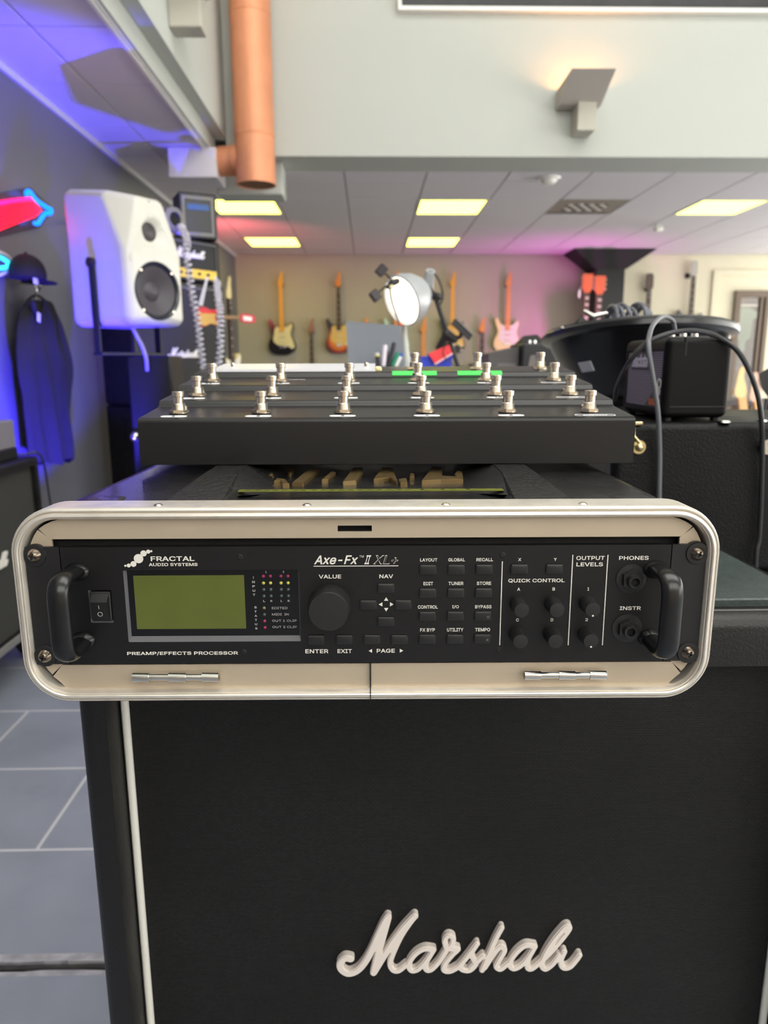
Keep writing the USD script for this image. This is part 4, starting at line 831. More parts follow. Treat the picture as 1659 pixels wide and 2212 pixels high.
o_ = hull([(bb[0][0], 2.82, cz), (bb[1][0], 2.82, cz), (bb[0][0]-.004, 2.82, bb[0][2]), (bb[1][0]+.004, 2.82, bb[0][2]+.004), (bb[0][0], 2.9, cz), (bb[1][0], 2.9, cz), (bb[0][0]-.004, 2.9, bb[0][2]), (bb[1][0]+.004, 2.9, bb[0][2]+.004)])
t.addw('tub', cut(o_, bx(bb[0][0]+.006, bb[1][0]-.006, 2.827, 2.893, cz+.006, cz+.2)), M('bin_blue', S(32, 62, 200), .4)); t.addw('lip', bx(bb[0][0]-.006, bb[1][0]+.006, 2.815, 2.822, bb[0][2]-.004, bb[0][2], .001), M('bin_blue', (0, 0, 0)))
rb = [atY(x, y, 2.80) for x, y in ((925, 764), (970, 745), (976, 764), (940, 786))]
t = Thing('red_box', 'tilted red box resting on the blue bin', 'box', (rb[0][0]+.04, 2.83, bb[0][2]))
pgr = Polygon([(p[0], p[2]) for p in rb]); t.addw('box_body', pz(pgr.buffer(-.003).buffer(.003), 2.79, 2.87), M('box_red', S(232, 58, 66), .45))
t.addw('box_lid', pz(LineString([(rb[3][0], rb[3][2]), (rb[2][0], rb[2][2])]).buffer(.003), 2.787, 2.872), M('box_pink', S(240, 190, 196), .45))
# ---- clamp lamp
lc = atY(866, 651, 2.9); n_ = np.array([-.76, -.58, -.36]); n_ /= np.linalg.norm(n_)
t = Thing('desk_lamp', 'grey dome desk lamp shining white, clamped on a black arm above the counter', 'lamp', lc)
R_ = .097
sh = lathe([(R_, 0), (R_+.004, .004), (R_+.002, .03), (.088, .07), (.062, .11), (.034, .135), (.026, .15), (.022, .15), (.03, .132), (.058, .105), (.083, .067), (R_-.004, .03), (R_-.003, 0), (R_, 0)], 48)
t.addw('lamp_shade', face(sh, -n_, lc), M('lamp_grey', S(170, 172, 176), .35, .2))
t.addw('bulb_disc', face(lathe([(0, .012), (R_-.006, .012), (R_-.006, .016), (0, .016)], 40), -n_, lc), M('lamp_light', (1.0, .9, .68), .5, emit=4.), label='glowing white lamp disc')
ax = np.cross(n_, [0, 0, 1.]); ax /= np.linalg.norm(ax); u2 = np.cross(ax, n_)
t.addw('guard_strap', tube([lc+n_*.006+u2*.085-ax*(-.030), lc+n_*.010+u2*.0-ax*(-.042), lc+n_*.006-u2*.088-ax*(-.034)], .0065, 8, 6), M('strap_grey', S(150, 146, 146), .4)); e_ = lc+n_*.006-u2*.088-ax*(-.034)
t.addw('strap_end', balls([(e_, .009)]), M('strap_red', S(196, 84, 56), .4))
neck0 = lc-n_*.145; neck1 = atY(930, 585, 2.93)
t.addw('neck', tube([neck0, (neck0+neck1)/2, neck1], [.026, .022, .018], 14, 5), M('lamp_grey', (0, 0, 0)))
j0, j1, j2 = atY(924, 612, 2.95), atY(940, 640, 2.95), atY(992, 790, 2.95); j2[2] = cz+.004
t.addw('arm', cat_([tube([neck1, j0, j1], .008, 10, 4), cyl(j1, j2, .0095, 12)]), m_black)
t.addw('joint_knob', cat_([balls([(j1, .017), (j1+[.012, -.02, -.004], .014)]), balls([(j1+[-.02, -.005, 0], .010), (j1, .010)])]), m_black)
k1 = atY(965, 722, 2.94); t.addw('lower_joint', cat_([balls([(k1, .02), (k1+[.03, -.01, -.02], .016)]), cyl(k1, k1+np.array([-.03, .02, -.06]), .016, 12)]), m_black)
t.addw('clamp_foot', bx(j2[0]-.03, j2[0]+.02, 2.92, 2.98, cz, cz+.02, .004), m_black)
t.addw('power_cord', tube(wpath([(932, 586, 2.93), (945, 600, 2.93), (955, 625, 2.94), (956, 645, 2.95), (949, 662, 2.95)]), .004, 8, 6), m_black)
t.addw('loose_wire', tube(wpath([(974, 738, 2.76), (962, 746, 2.77), (957, 762, 2.77), (964, 776, 2.77), (980, 788, 2.77)]), .0022, 6, 6), m_black)
h0, h1 = atY(978, 694, 2.9), atY(1016, 730, 2.9)
t = Thing('tablet_holder', 'black bar shaped holder tilted on the lamp arm', 'holder', (h0[0]+.03, 2.9, h1[2]))
d = h1-h0; t.addw('bar', hull([p+np.array([a, b, c]) for p in (h0, h1) for a, b, c in ((-.006, -.012, -.010), (.008, -.012, .010), (-.006, .012, -.010), (.008, .012, .010))]), m_black)
t.addw('grey_edge', hull([p+np.array([a, b, c]) for p in (h0, h1) for a, b, c in ((.006, -.012, .007), (.011, -.012, .014), (.006, .012, .007), (.011, .012, .014))]), M('edge_grey', S(128, 126, 126), .4))
t.addw('bracket', tube([k1+[.02, -.01, -.01], k1+[.05, -.02, -.012], (h0+h1)/2], .008, 8, 5), m_black)
c0 = atY(848, 611, 2.86)
t = Thing('clip_light', 'pair of small black box lights clipped to the lamp shade rim', 'clip light', c0)
for (x, y, x2, y2) in ((826, 586, 846, 606), (813, 637, 838, 617)):
    a, b = atY(x, y, 2.86), atY(x2, y2, 2.87); g1 = t.addw('gooseneck', tube([b, (a+b)/2+[0, 0, .003], a], .0042, 8, 5), m_black)
    dd = (a-b)/np.linalg.norm(a-b); bb_ = bx(-.021, .021, -.017, .017, -.012, .022, .004); t.addw('light_box', face(bb_, dd, a), M('clip_plum', S(44, 36, 44), .4))
t.addw('clamp', cat_([balls([(c0, .014), (c0+[.018, .0, .006], .012)]), balls([(c0+[-.016, 0, -.014], .010), (c0, .01)])]), m_black)
t.addw('pilot_lamp', balls([(atY(846, 620, 2.83), .0085)]), M('pilot_cream', S(240, 226, 170), .4))
# ================================================================ guitars
SB = [(0,0),(-.09,.010),(-.148,.050),(-.163,.105),(-.150,.165),(-.118,.215),(-.113,.26),(-.132,.31),(-.152,.37),(-.143,.408),(-.120,.405),(-.098,.36),(-.068,.328),(-.03,.318),(.03,.318),(.06,.324),(.088,.350),(.110,.374),(.134,.364),(.136,.32),(.115,.27),(.112,.225),(.130,.18),(.157,.13),(.157,.075),(.122,.028),(.06,.004)]
PGD = [(-.085,.29),(-.068,.325),(-.03,.315),(.03,.315),(.06,.32),(.09,.346),(.114,.362),(.125,.33),(.106,.275),(.1,.225),(.125,.165),(.148,.095),(.12,.075),(.06,.105),(.0,.112),(-.05,.115),(-.095,.15),(-.104,.19),(-.09,.24)]
HS = [(-.022,0),(-.034,.018),(-.036,.045),(-.022,.075),(-.008,.115),(.004,.150),(.020,.168),(.034,.158),(.032,.132),(.024,.108),(.032,.06),(.030,.02),(.022,0)]
HP = [(-.022,0),(-.042,.03),(-.038,.15),(-.02,.165),(.02,.165),(.038,.15),(.042,.03),(.022,0)]
m_maple = M('maple_neck', S(222, 162, 62), .4); m_rose = M('rosewood', S(66, 52, 42), .5); m_amber = M('amber_head', S(226, 142, 60), .4)
def guitar(name, lab, loc, body, guard, neck, head, rz=0., rx=0., dots=None, headshape=HS, bodyshape=SB, scale=1., group='electric guitars', bare=False):
    t = Thing(name, lab, 'guitar', loc, rz, group, rx=rx); k = scale
    sc = lambda P: [(x*k, z*k) for x, z in P]
    if not bare:
        bp = chaikin(sc(bodyshape), 2)
        t.add('body', cat_([pz(bp.buffer(-.004*k), -.024*k, -.020*k), pz(bp, -.020*k, .017*k), pz(bp.buffer(-.004*k), .017*k, .021*k)]), body, smooth=40)
        if guard is not None:
            t.add('pickguard', pz(chaikin(sc(PGD), 2), -.0265*k, -.0242*k), guard)
            for z, a in ((.145, .25), (.205, 0), (.262, 0)): t.add('pickup', rot(bx(-.036*k, .036*k, -.033*k, -.0265*k, (z-.008)*k, (z+.008)*k, .003*k), a, [0, 1, 0], (0, 0, z*k)), M('pickup_cream', S(206, 196, 166), .4))
        t.add('bridge', bx(-.036*k, .036*k, -.034*k, -.024*k, .085*k, .112*k, .003*k), m_chrome)
        for q in ((.085, .115), (.108, .085)): t.add('control_knob', face(lathe([(0, .012), (.009, .011), (.011, 0), (0, 0)], 14), (0, -1, 0), (q[0]*k, -.026*k, q[1]*k)), m_whitepl)
        t.add('output_jack', hull([(x*k, y*k, z*k) for x, z in ((.10, .055), (.118, .050), (.128, .03), (.112, .026)) for y in (-.028, -.020)]), m_chrome)
    z0, z1 = (.27, .765) if not bare else (-.05, .765)
    def taper(y0, y1, w0, w1): return hull([(s*w*k, y*k, z*k) for s in (-1, 1) for w, z in ((w0, z0), (w1, z1)) for y in (y0, y1)])
    nk = t.add('neck', taper(-.028, -.012, .027, .021), neck)
    t.add('fretboard', taper(-.033, -.028, .027, .021), neck if dots is None else m_rose, parent=nk)
    if dots is not None:
        for z in (.36, .42, .48, .55, .62, .70, .74): t.add('inlay', pz(Point(0, z*k).buffer(.012*k if dots == 'block' else .005*k), -.0336*k, -.033*k), m_logo, parent=nk)
    hd = t.add('headstock', mv(pz(chaikin(sc(headshape), 1), -.024*k, -.010*k), 0, 0, .765*k), head)
    for i in range(6):
        if headshape is HS: a, b = -.034+.0052*i*1.6, .785+.022*i
        else: a, b = (-.048 if i % 2 else .048), .80+.045*(i//2)
        t.add('tuner', balls([((a*k-.008*k, -.016*k, b*k), .006*k), ((a*k, -.016*k, b*k), .004*k)]), m_nickel, parent=hd)
    return t
def burst(name):
    n = {'g': ('texture_coordinate', {}), 'm': ('mapping', {'location': (0, 0, -.17), 'scale': (1.05, 0, .85)}), 'l': ('mapping', {}), 's': ('separate_xyz', {}), 'x2': ('math', {'math_type': 'multiply'}), 'z2': ('math', {'math_type': 'multiply'}), 'a': ('math', {'math_type': 'add'}), 'q': ('math', {'math_type': 'sqrt'}),
        'sub': ('math', {'math_type': 'subtract', 'value2': .16}), 'r': ('rgb_ramp', {'ramp': [(0, S(226, 140, 30)), (.10, S(222, 120, 20)), (.135, S(150, 40, 20)), (.17, S(40, 16, 14)), (1, S(30, 14, 12))]}), 'p': ('principled_bsdf', {'roughness': .2})}
    del n['m'], n['l']
    return usdkit.material(stage, '/World/Looks/'+name, n, [('g.object', 's.vector'), ('s.x', 'x2.value1'), ('s.x', 'x2.value2'), ('s.z', 'sub.value1'), ('sub.value', 'z2.value1'), ('sub.value', 'z2.value2'), ('x2.value', 'a.value1'), ('z2.value', 'a.value2'), ('a.value', 'q.value1'), ('q.value', 'r.fac'), ('r.color', 'p.base_color')], surface='p.BSDF')
WY = 8.79
m_gblack = M('guitar_black', S(24, 22, 26), .2); m_gcream = M('guitar_cream', S(234, 216, 158), .3); m_guard = M('guard_cream', S(226, 216, 166), .35); m_guardw = M('guard_white', S(226, 220, 210), .35); m_ggold = M('guard_gold', S(222, 184, 96), .3)
HG = None
def hanger(loc, lab):
    global HG
    if HG is None:
        HG = Thing('guitar_hanger', lab, 'wall hook', loc, group='guitar hangers on the back wall')
        HG.add('plate', bx(-.03, .03, .035, .05, -.03, .03, .004), m_black); HG.add('peg', cyl((0, .04, 0), (0, .0, 0), .008, 10), m_black)
    else: copy_of(HG, 'guitar_hanger', lab, 'wall hook', loc, group='guitar hangers on the back wall')
GS = .985
def wallg(px, pytop, pybot, lab, hl, **k):
    a, b = atY(px, pytop, WY), atY(px, pybot, WY); s = (a[2]-b[2])/.933
    hanger((b[0]+.0, WY+.01, b[2]+.79*s), hl)
    return guitar('electric_guitar', lab, (b[0], WY+.005, b[2]), scale=s, **k)
wallg(611, 586, 768, 'black electric guitar with cream pickguard and maple neck, leftmost full guitar on the back wall', 'black hanger holding the leftmost black guitar', body=m_gblack, guard=m_guard, neck=m_maple, head=m_maple)
wallg(733, 587, 764, 'sunburst electric guitar with gold pickguard on the back wall, partly behind the screen', 'black hanger holding the sunburst guitar', body=burst('sunburst'), guard=m_ggold, neck=m_rose, head=m_amber, dots='dot')
wallg(856, 586, 764, 'pale blue electric guitar on the back wall, mostly hidden behind the desk lamp', 'black hanger hidden behind the desk lamp', body=M('guitar_mint', S(176, 206, 190), .3), guard=m_guardw, neck=m_amber, head=m_amber)
wallg(976, 587, 764, 'black electric guitar with gold pickguard on the back wall, behind the lamp arm', 'black hanger holding the guitar behind the lamp arm', body=m_gblack, guard=m_ggold, neck=m_maple, head=m_maple)
wallg(1094, 587, 762, 'cream white electric guitar with white pickguard on the back wall, lit magenta', 'black hanger holding the cream guitar', body=m_gcream, guard=m_guardw, neck=M('neck_orange', S(220, 150, 84), .4), head=M('neck_orange', (0, 0, 0)))
def lowg(px, pytop, lab, hl, **k):
    a = atY(px, pytop, WY); z = a[2]-.92
    hanger((a[0], WY+.01, z+.78), hl)
    return guitar('electric_guitar', lab, (a[0], WY+.005, z), **k)
lowg(672, 689, 'brown necked guitar of the lower row, between the black and sunburst guitars', 'black hanger of the lower row beside the sunburst guitar', body=M('guitar_brown', S(86, 58, 40), .3), guard=m_guardw, neck=M('neck_pale', S(186, 154, 116), .5), head=M('head_brown', S(150, 104, 88), .4), dots='dot')
lowg(789, 688, 'guitar with an orange headstock peeping over the screen', 'black hanger hidden behind the screen', body=m_gblack, guard=m_guardw, neck=m_amber, head=m_amber)
lowg(915, 689, 'orange necked guitar of the lower row, below the lamp shade', 'black hanger of the lower row below the lamp shade', body=m_gblack, guard=m_guardw, neck=m_amber, head=m_amber)
lowg(1042, 689, 'dark necked guitar with orange headstock of the lower row, left of the cream guitar', 'black hanger of the lower row left of the cream guitar', body=m_gblack, guard=m_guardw, neck=m_rose, head=m_amber, dots='dot')
# guitars on the cream wall
a = atY(1405, 590, WY); hanger((a[0], WY+.01, a[2]-.18), 'black hanger of the dark necked bass')
guitar('bass_guitar', 'dark brown bass guitar with a square headstock hanging on the cream wall', (a[0]-.01, WY+.005, a[2]-1.1), m_gblack, None, M('neck_olive', S(92, 82, 56), .5), M('head_dark', S(74, 62, 44), .4), headshape=HP, scale=1.18, dots='dot')
a = atY(1492, 562, WY); b = atY(1487, 722, WY); hanger((a[0], WY+.01, a[2]-.17), 'black hanger of the grey guitar')
guitar('electric_guitar', 'black guitar with grey pearl pickguard hanging on the cream wall beside the doorway', (b[0], WY+.005, a[2]-1.0), m_gblack, M('guard_pearl', S(186, 192, 180), .3), M('neck_olive', (0, 0, 0)), M('head_grey', S(176, 172, 162), .4), headshape=HP, scale=1.07, dots='dot')
# twin necks in front of the pillar
a, b = atY(1270, 592, 8.2), atY(1297, 596, 8.2)
tw = Thing('twin_neck_guitar', 'twin neck guitar with two orange headstocks standing before the black pillar', 'guitar', ((a[0]+b[0])/2, 8.2, a[2]-1.35), group='electric guitars')
for p in (a, b):
    x = p[0]-tw.loc[0]; zt_ = p[2]-tw.loc[2]
    nk = tw.add('neck', bx(x-.026, x+.026, -.012, .012, .45, zt_-.2), M('neck_pale', (0, 0, 0)))
    tw.add('fretboard', bx(x-.024, x+.024, -.017, -.012, .45, zt_-.2), m_rose, parent=nk)
    for k in range(9): tw.add('inlay', bx(x-.020, x+.020, -.0185, -.017, zt_-.27-k*.07, zt_-.24-k*.07), M('inlay_pearl', S(196, 186, 166), .3), parent=nk, smooth=False)
    hd = tw.add('headstock', mv(pz(Polygon([(-.026, 0), (-.055, .05), (-.058, .2), (.058, .2), (.055, .05), (.026, 0)]), -.012, .008), x, 0, zt_-.2), M('head_orange', S(226, 102, 56), .35))
    for k in range(6): tw.add('tuner', balls([((x+(-.064 if k % 2 else .064), 0, zt_-.14+.05*(k//2)), .010)]), m_nickel, parent=hd)
tw.add('body', pz(chaikin([(-.2, .02), (-.24, .2), (-.18, .38), (-.22, .52), (-.1, .55), (0, .48), (.1, .55), (.22, .5), (.18, .36), (.24, .18), (.2, .02), (0, -.03)], 2), -.02, .03), m_gblack)
q = atY(1254, 632, 8.15); tw.add('price_tag', cat_([cyl((q[0]-tw.loc[0]+.015, 0, zt_-.12), (q[0]-tw.loc[0], 0, q[2]-tw.loc[2]+.03), .002, 6), bx(q[0]-tw.loc[0]-.012, q[0]-tw.loc[0]+.012, -.01, -.006, q[2]-tw.loc[2]-.05, q[2]-tw.loc[2]+.03)]), m_whitepl, label='white hanging price tag')
sgl = Thing('guitar_stand', 'black floor stand under the twin neck guitar', 'guitar stand', (tw.loc[0], 8.2, 0)); sgl.addw('post', cyl((tw.loc[0], 8.26, 0), (tw.loc[0], 8.26, tw.loc[2]-.03), .02, 12), m_black); sgl.addw('cradle', bx(tw.loc[0]-.2, tw.loc[0]+.2, 8.15, 8.28, tw.loc[2]-.06, tw.loc[2]-.032), m_black); sgl.addw('base', bx(tw.loc[0]-.25, tw.loc[0]+.25, 8.1, 8.4, 0, .03, .005), m_black)
# guitars on floor stands at the right edge
m_np = M('neck_maple_pale', S(230, 176, 120), .4); m_no = M('body_orange', S(226, 136, 30), .3)
for (xt, yt, xb, yb, Y, lb, hm, gs) in ((1583, 786, 1600, 905, 4.0, 'pale maple necked guitar on a floor stand, right of the mini amplifier', M('head_pale', S(240, 206, 150), .4), HS), (1609, 792, 1634, 908, 4.13, 'second maple necked guitar with silver tuners, on a stand at the right edge', M('head_pink', S(226, 186, 166), .4), HS)):
    a, b = atY(xt, yt, Y), atY(xb, yb, Y); lean = math.atan2(b[0]-a[0], a[2]-b[2])
    t = guitar('electric_guitar', lb, (a[0]+math.tan(lean)*.9, Y, a[2]-.93), m_no, m_guardw, m_np, hm, headshape=gs, scale=1.)
    t.x.AddRotateYOp().Set(-math.degrees(lean)*.9)
    tg = atY(xt-2 if xt < 1600 else xt+4, yt+55, Y-.05)-np.array(t.loc)
    t.add('price_tag', bx(-.045, -.015, -.05, -.046, .57, .68), m_whitepl, label='white price tag')
    q = Thing('guitar_stand', lb.split(' guitar')[0].replace('pale', 'black stand of the pale').replace('second', 'black stand of the second')+' guitar', 'guitar stand', (t.loc[0], Y, 0))
    q.addw('cradle', bx(t.loc[0]-.13, t.loc[0]+.13, Y-.045, Y+.045, t.loc[2]-.05, t.loc[2]-.022, .004), m_black)
    q.addw('post', cyl((t.loc[0], Y+.04, 0), (t.loc[0], Y+.04, t.loc[2]-.03), .014, 10), m_black); q.addw('base', bx(t.loc[0]-.18, t.loc[0]+.18, Y-.055, Y+.06, 0, .02, .004), m_black)
gb = atY(1574, 893, 4.6)
t = Thing('orange_amp', 'small orange box low beside the pale maple neck', 'amplifier', (gb[0]-.05, 4.9, 0)); t.addw('box_body', bx(gb[0]-.3, gb[0]+.04, 4.8, 5.1, .0, gb[2]+.035, .01), m_no); t.addw('front_panel', bx(gb[0]-.28, gb[0]+.02, 4.795, 4.801, .05, gb[2]-.02), M('panel_dark', S(60, 48, 40), .6)); t.addw('shelf_top', bx(gb[0]-.34, gb[0]+.42, 4.78, 5.12, gb[2]+.036, gb[2]+.075, .004), M('shelf_dark', S(74, 66, 70), .5))
# black gear cut off at the right edge
e0, e1 = atY(1632, 806, 1.6), atY(1659, 860, 1.6)
t = Thing('tilted_monitor', 'black tilted box with a silver clamp cut off at the right edge', 'monitor', (e0[0]+.08, 1.6, 0))
t.addw('housing', hull([(e0[0]+a+(y-1.58)*.6, y, e0[2]+b) for a, b in ((-.004, -.002), (.07, .045), (.16, .045), (.16, -.11), (.03, -.06), (.008, -.035)) for y in (1.58, 1.72)]), M('monitor_black', S(36, 36, 40), .35), smooth=False)
t.addw('clamp', cyl((e1[0]+.005, 1.6, e0[2]-.055), (e1[0]+.005, 1.6, e0[2]-.085), .014, 14), m_chrome); t.addw('stand_post', cyl((e1[0]+.012, 1.6, 0), (e1[0]+.012, 1.6, e0[2]-.05), .011, 14), m_black); t.addw('stand_base', mv(lathe([(0, .02), (.06, .015), (.065, 0), (0, 0)], 28), e1[0]+.012, 1.6, 0), m_black)
# ================================================================ left side
# studio monitor in its yoke on a black column
sp = atY(288, 560, 3.2); sp = np.array([sp[0], 3.2, sp[2]])
a0, a1 = atY(288, 412, 3.2), atY(288, 706, 3.2); hh = a0[2]-a1[2]; z0 = a1[2]
SR = math.radians(56)
t = Thing('studio_monitor', 'white rounded studio loudspeaker lit blue on its side, mounted in a black yoke', 'loudspeaker', (sp[0], 3.2, z0), SR)
m_spk = M('speaker_white', S(206, 204, 196), .3)
def bb(x, y, z, r): return _sph*r+np.array([x, y, z])
w2, dp, r = .15, .21, .042
shp = hull(np.vstack([bb(s*(w2-r), -.10, r, r) for s in (-1, 1)]+[bb(s*(w2-r), -.10, hh*.52, r) for s in (-1, 1)]+[bb(s*(w2*.60-r), -.085, hh-r-.035, r) for s in (-1, 1)]+[bb(s*(w2-r), -.005, hh-r-.018, r) for s in (-1, 1)]+[bb(s*(w2-r), -.03, hh*.72, r) for s in (-1, 1)]+[bb(s*(w2-r), dp, r, r) for s in (-1, 1)]+[bb(s*(w2-r), dp, hh-r+.012, r) for s in (-1, 1)]))
wz_, wr = hh*.255, .118
shp = cut(shp, face(lathe([(0, 0), (wr, 0), (wr, .2), (0, .2)], 48), (0, -1, 0), (0, -.085, wz_)))
hz = hh*.685; shp = cut(shp, face(lathe([(0, 0), (.040, 0), (.072, .05), (.10, .12), (0, .12)], 40), (0, -1, 0), (0, -.108, hz)))
t.add('cabinet', shp, m_spk, smooth=58)
w_ = t.add('woofer_ring', face(lathe([(.100, .0), (wr-.001, 0), (wr-.001, .022), (.112, .026), (.104, .020), (.100, .0)], 48), (0, -1, 0), (0, -.115, wz_)), M('ring_black', S(42, 46, 52), .25))
t.add('woofer_cone', face(lathe([(.103, .014), (.098, .018), (.088, .014), (.04, -.012), (.034, -.008), (.02, .002), (0, .006), (0, -.02), (.10, -.02), (.103, .014)], 48), (0, -1, 0), (0, -.112, wz_)), M('cone_grey', S(70, 66, 74), .5), parent=w_)
for a in np.arange(4)*PI/2+PI/4: t.add('ring_screw', face(lathe([(0, .003), (.006, .002), (.007, 0), (0, 0)], 10), (0, -1, 0), (.111*math.cos(a), -.139, wz_+.111*math.sin(a))), m_nickel, parent=w_)
t.add('tweeter', face(lathe([(0, .012), (.024, .008), (.038, .001), (.040, -.004), (0, -.004)], 36), (0, -1, 0), (0, -.107, hz)), M('tweeter_grey', S(54, 50, 54), .4))
for s_ in (-1, 1): t.add('port_dimple', face(lathe([(0, .0), (.020, .0), (.024, .004), (.022, .0045), (0, .0015)], 24), (0, -1, 0), (s_*.105, -.1345, hh*.475)), M('port_beige', S(188, 182, 166), .4))
t.add('logo_slot', bx(-.004, .004, -.122, -.10, hh*.82, hh*.905, .002), M('slot_grey', S(92, 90, 90), .5)); t.add('name_mark', bx(-.018, .018, -.1365, -.13, hh*.535, hh*.542), M('slot_grey', (0, 0, 0)), smooth=False)
yk = Thing('speaker_yoke', 'black steel yoke bracket holding the white studio loudspeaker', 'bracket', (sp[0], 3.2, z0), SR)
for s_ in (-1, 1):
    yk.add('side_arm', bx(s_*(w2+.008)-.004, s_*(w2+.008)+.004, .045, .085, -.11, hh*.48, .002), m_black)
    yk.add('pivot_knob', cyl((s_*(w2+.002), .065, hh*.46), (s_*(w2+.022), .065, hh*.46), .02, 18), m_black)
yk.add('cross_bar', bx(-w2-.012, w2+.012, .035, .095, -.12, -.108, .002), m_black)
cq = np.array([sp[0]+.03, 3.22])
t = Thing('speaker_column', 'dark slender loudspeaker column standing below the white studio loudspeaker', 'loudspeaker', (cq[0]+.02, 3.3, 0))
t.addw('column', bx(cq[0]-.09, cq[0]+.10, 3.2, 3.42, .03, z0-.1205, .008), M('column_navy', S(12, 12, 16), .4)); t.addw('plinth', bx(cq[0]-.13, cq[0]+.19, 3.16, 3.49, 0, .032, .006), m_black)
q = atY(292, 943, 3.19); t.addw('side_knob', balls([((q[0], 3.19, q[2]), .022)]), m_chrome)
single('speaker_lead', tube([atY(284, 704, 3.12), atY(298, 730, 3.12), atY(308, 750, 3.13), atY(316, 775, 3.15), atY(318, 800, 3.185)], .008, 8, 6), M('lead_grey', S(150, 146, 156), .4), 'grey lead drooping from the white studio loudspeaker past its yoke', 'cable')
# amp stack further back
AR = math.radians(53); ac = atY(474, 525, 4.47)
top_z = ac[2]; cA = np.array([math.cos(AR), math.sin(AR), 0]); bA = np.array([-math.sin(AR), math.cos(AR), 0])
W = .62; org = np.array([ac[0], 4.47, 0])-cA*W/2
def stackpart(name, lab, cat, zb, zt_, w, d):
    return Thing(name, lab, cat, (org[0], org[1], zb), AR), zt_-zb
m_edge = M('edge_grey_trim', S(120, 118, 116), .4)
hd_, hH = stackpart('guitar_amplifier', 'black amp head with white script badge and gold panel on top of the tall stack', 'amplifier', top_z-.235, top_z, W, .2)
shell = cut(bx(-W/2, W/2, 0, .20, 0, hH, .010), bx(-W/2+.018, W/2-.018, -.02, .015, .018, hH-.018))
hd_.add('shell', shell, m_tolex)
hd_.add('front_trim', pz(sbox(-W/2+.016, .016, W/2-.016, hH-.016).difference(sbox(-W/2+.024, .024, W/2-.024, hH-.024)), .006, .015), m_edge)
hd_.add('front_cloth', bx(-W/2+.018, W/2-.018, .012, .016, .018, hH-.018), M('front_black', S(26, 26, 28), .6))
hd_.add('script_badge', logo_mesh(-.02, .20, hH*.66, .011, 26), m_logo)
gp_ = hd_.add('gold_panel', bx(-W/2+.024, W/2-.03, .003, .012, .022, .070), m_gold)
for k in range(8): hd_.add('panel_knob', face(lathe([(0, .010), (.008, .009), (.009, 0), (0, 0)], 12), (0, -1, 0), (-.24+k*.065, .003, .046)), M('knob_dark', S(60, 46, 24), .4), parent=gp_)
for k, (zb, zt_, lb) in enumerate(((top_z-.92, top_z-.237, 'black speaker cabinet with white script badge under the stacked head'), (.0, top_z-.922, 'lower black speaker cabinet of the tall stack'))):
    cb, cH = stackpart('stack_cabinet', lb, 'speaker', zb, zt_, W, .3)
    cb.add('shell', cut(bx(-W/2-.02, W/2+.02, 0, .30, 0, cH, .012), bx(-W/2+.008, W/2-.008, -.02, .02, .03, cH-.03)), m_tolex)
    cb.add('grille_cloth', bx(-W/2+.008, W/2-.008, .016, .021, .03, cH-.03), M('cloth_grey', S(48, 47, 46), .8))
    cb.add('piping', pz(sbox(-W/2+.008, .03, W/2-.008, cH-.03).difference(sbox(-W/2+.015, .037, W/2-.015, cH-.037)), .010, .016), m_edge)
    cb.add('script_badge', logo_mesh(-.10, .12, cH*.42, .015, 26), m_logo)
    d_ = ray(377, 815); p_ = d_*(((org-[0, 0, H])@bA+.012)/(d_@bA))+[0, 0, H]
    if k == 0: u_ = (p_-org)@cA; cb.add('input_plate', bx(u_-.025, u_+.025, .010, .0165, p_[2]-zb-.02, p_[2]-zb+.02, .003), M('yellow_plate', S(238, 190, 60), .4), label='small yellow input plate')
bA_ = atY(420, 512, 4.35)
t = Thing('rack_display', 'small black device with a blue display standing on the stacked head', 'audio device', (bA_[0], 4.40, top_z), math.radians(25))
t.add('housing', cut(bx(-.105, .105, -.08, .10, .0005, .245, .006), bx(-.088, .088, -.1, -.074, .016, .228)), m_black); t.add('bezel', pz(sbox(-.088, .016, .088, .228).difference(sbox(-.074, .034, .074, .21)), -.079, -.073), m_edge); t.add('front_panel', bx(-.088, .088, -.0745, -.070, .016, .228), M('panel_navy', S(26, 28, 36), .3))
t.add('blue_display', bx(-.062, .062, -.0775, -.0742, .155, .185), M('blue_glow', S(32, 74, 130), .4, emit=.5), label='dim blue display')
q = atY(374, 474, 4.0)
t = Thing('round_speaker', 'small dark round speaker in a grey ring beside the white loudspeaker top', 'loudspeaker', q)
t.add('ring', face(lathe([(.035, .02), (.06, .015), (.065, -.03), (.03, -.03), (.035, .02)], 32), (.75, -.65, 0)), m_edge); t.add('cone', face(lathe([(0, -.01), (.036, .012), (.036, -.02), (0, -.02)], 28), (.75, -.65, 0)), m_deep)
t.addw('wall_arm', cyl((-1.55, q[1]+.06, q[2]), (q[0]-.02, q[1]+.02, q[2]), .012, 10), m_black)
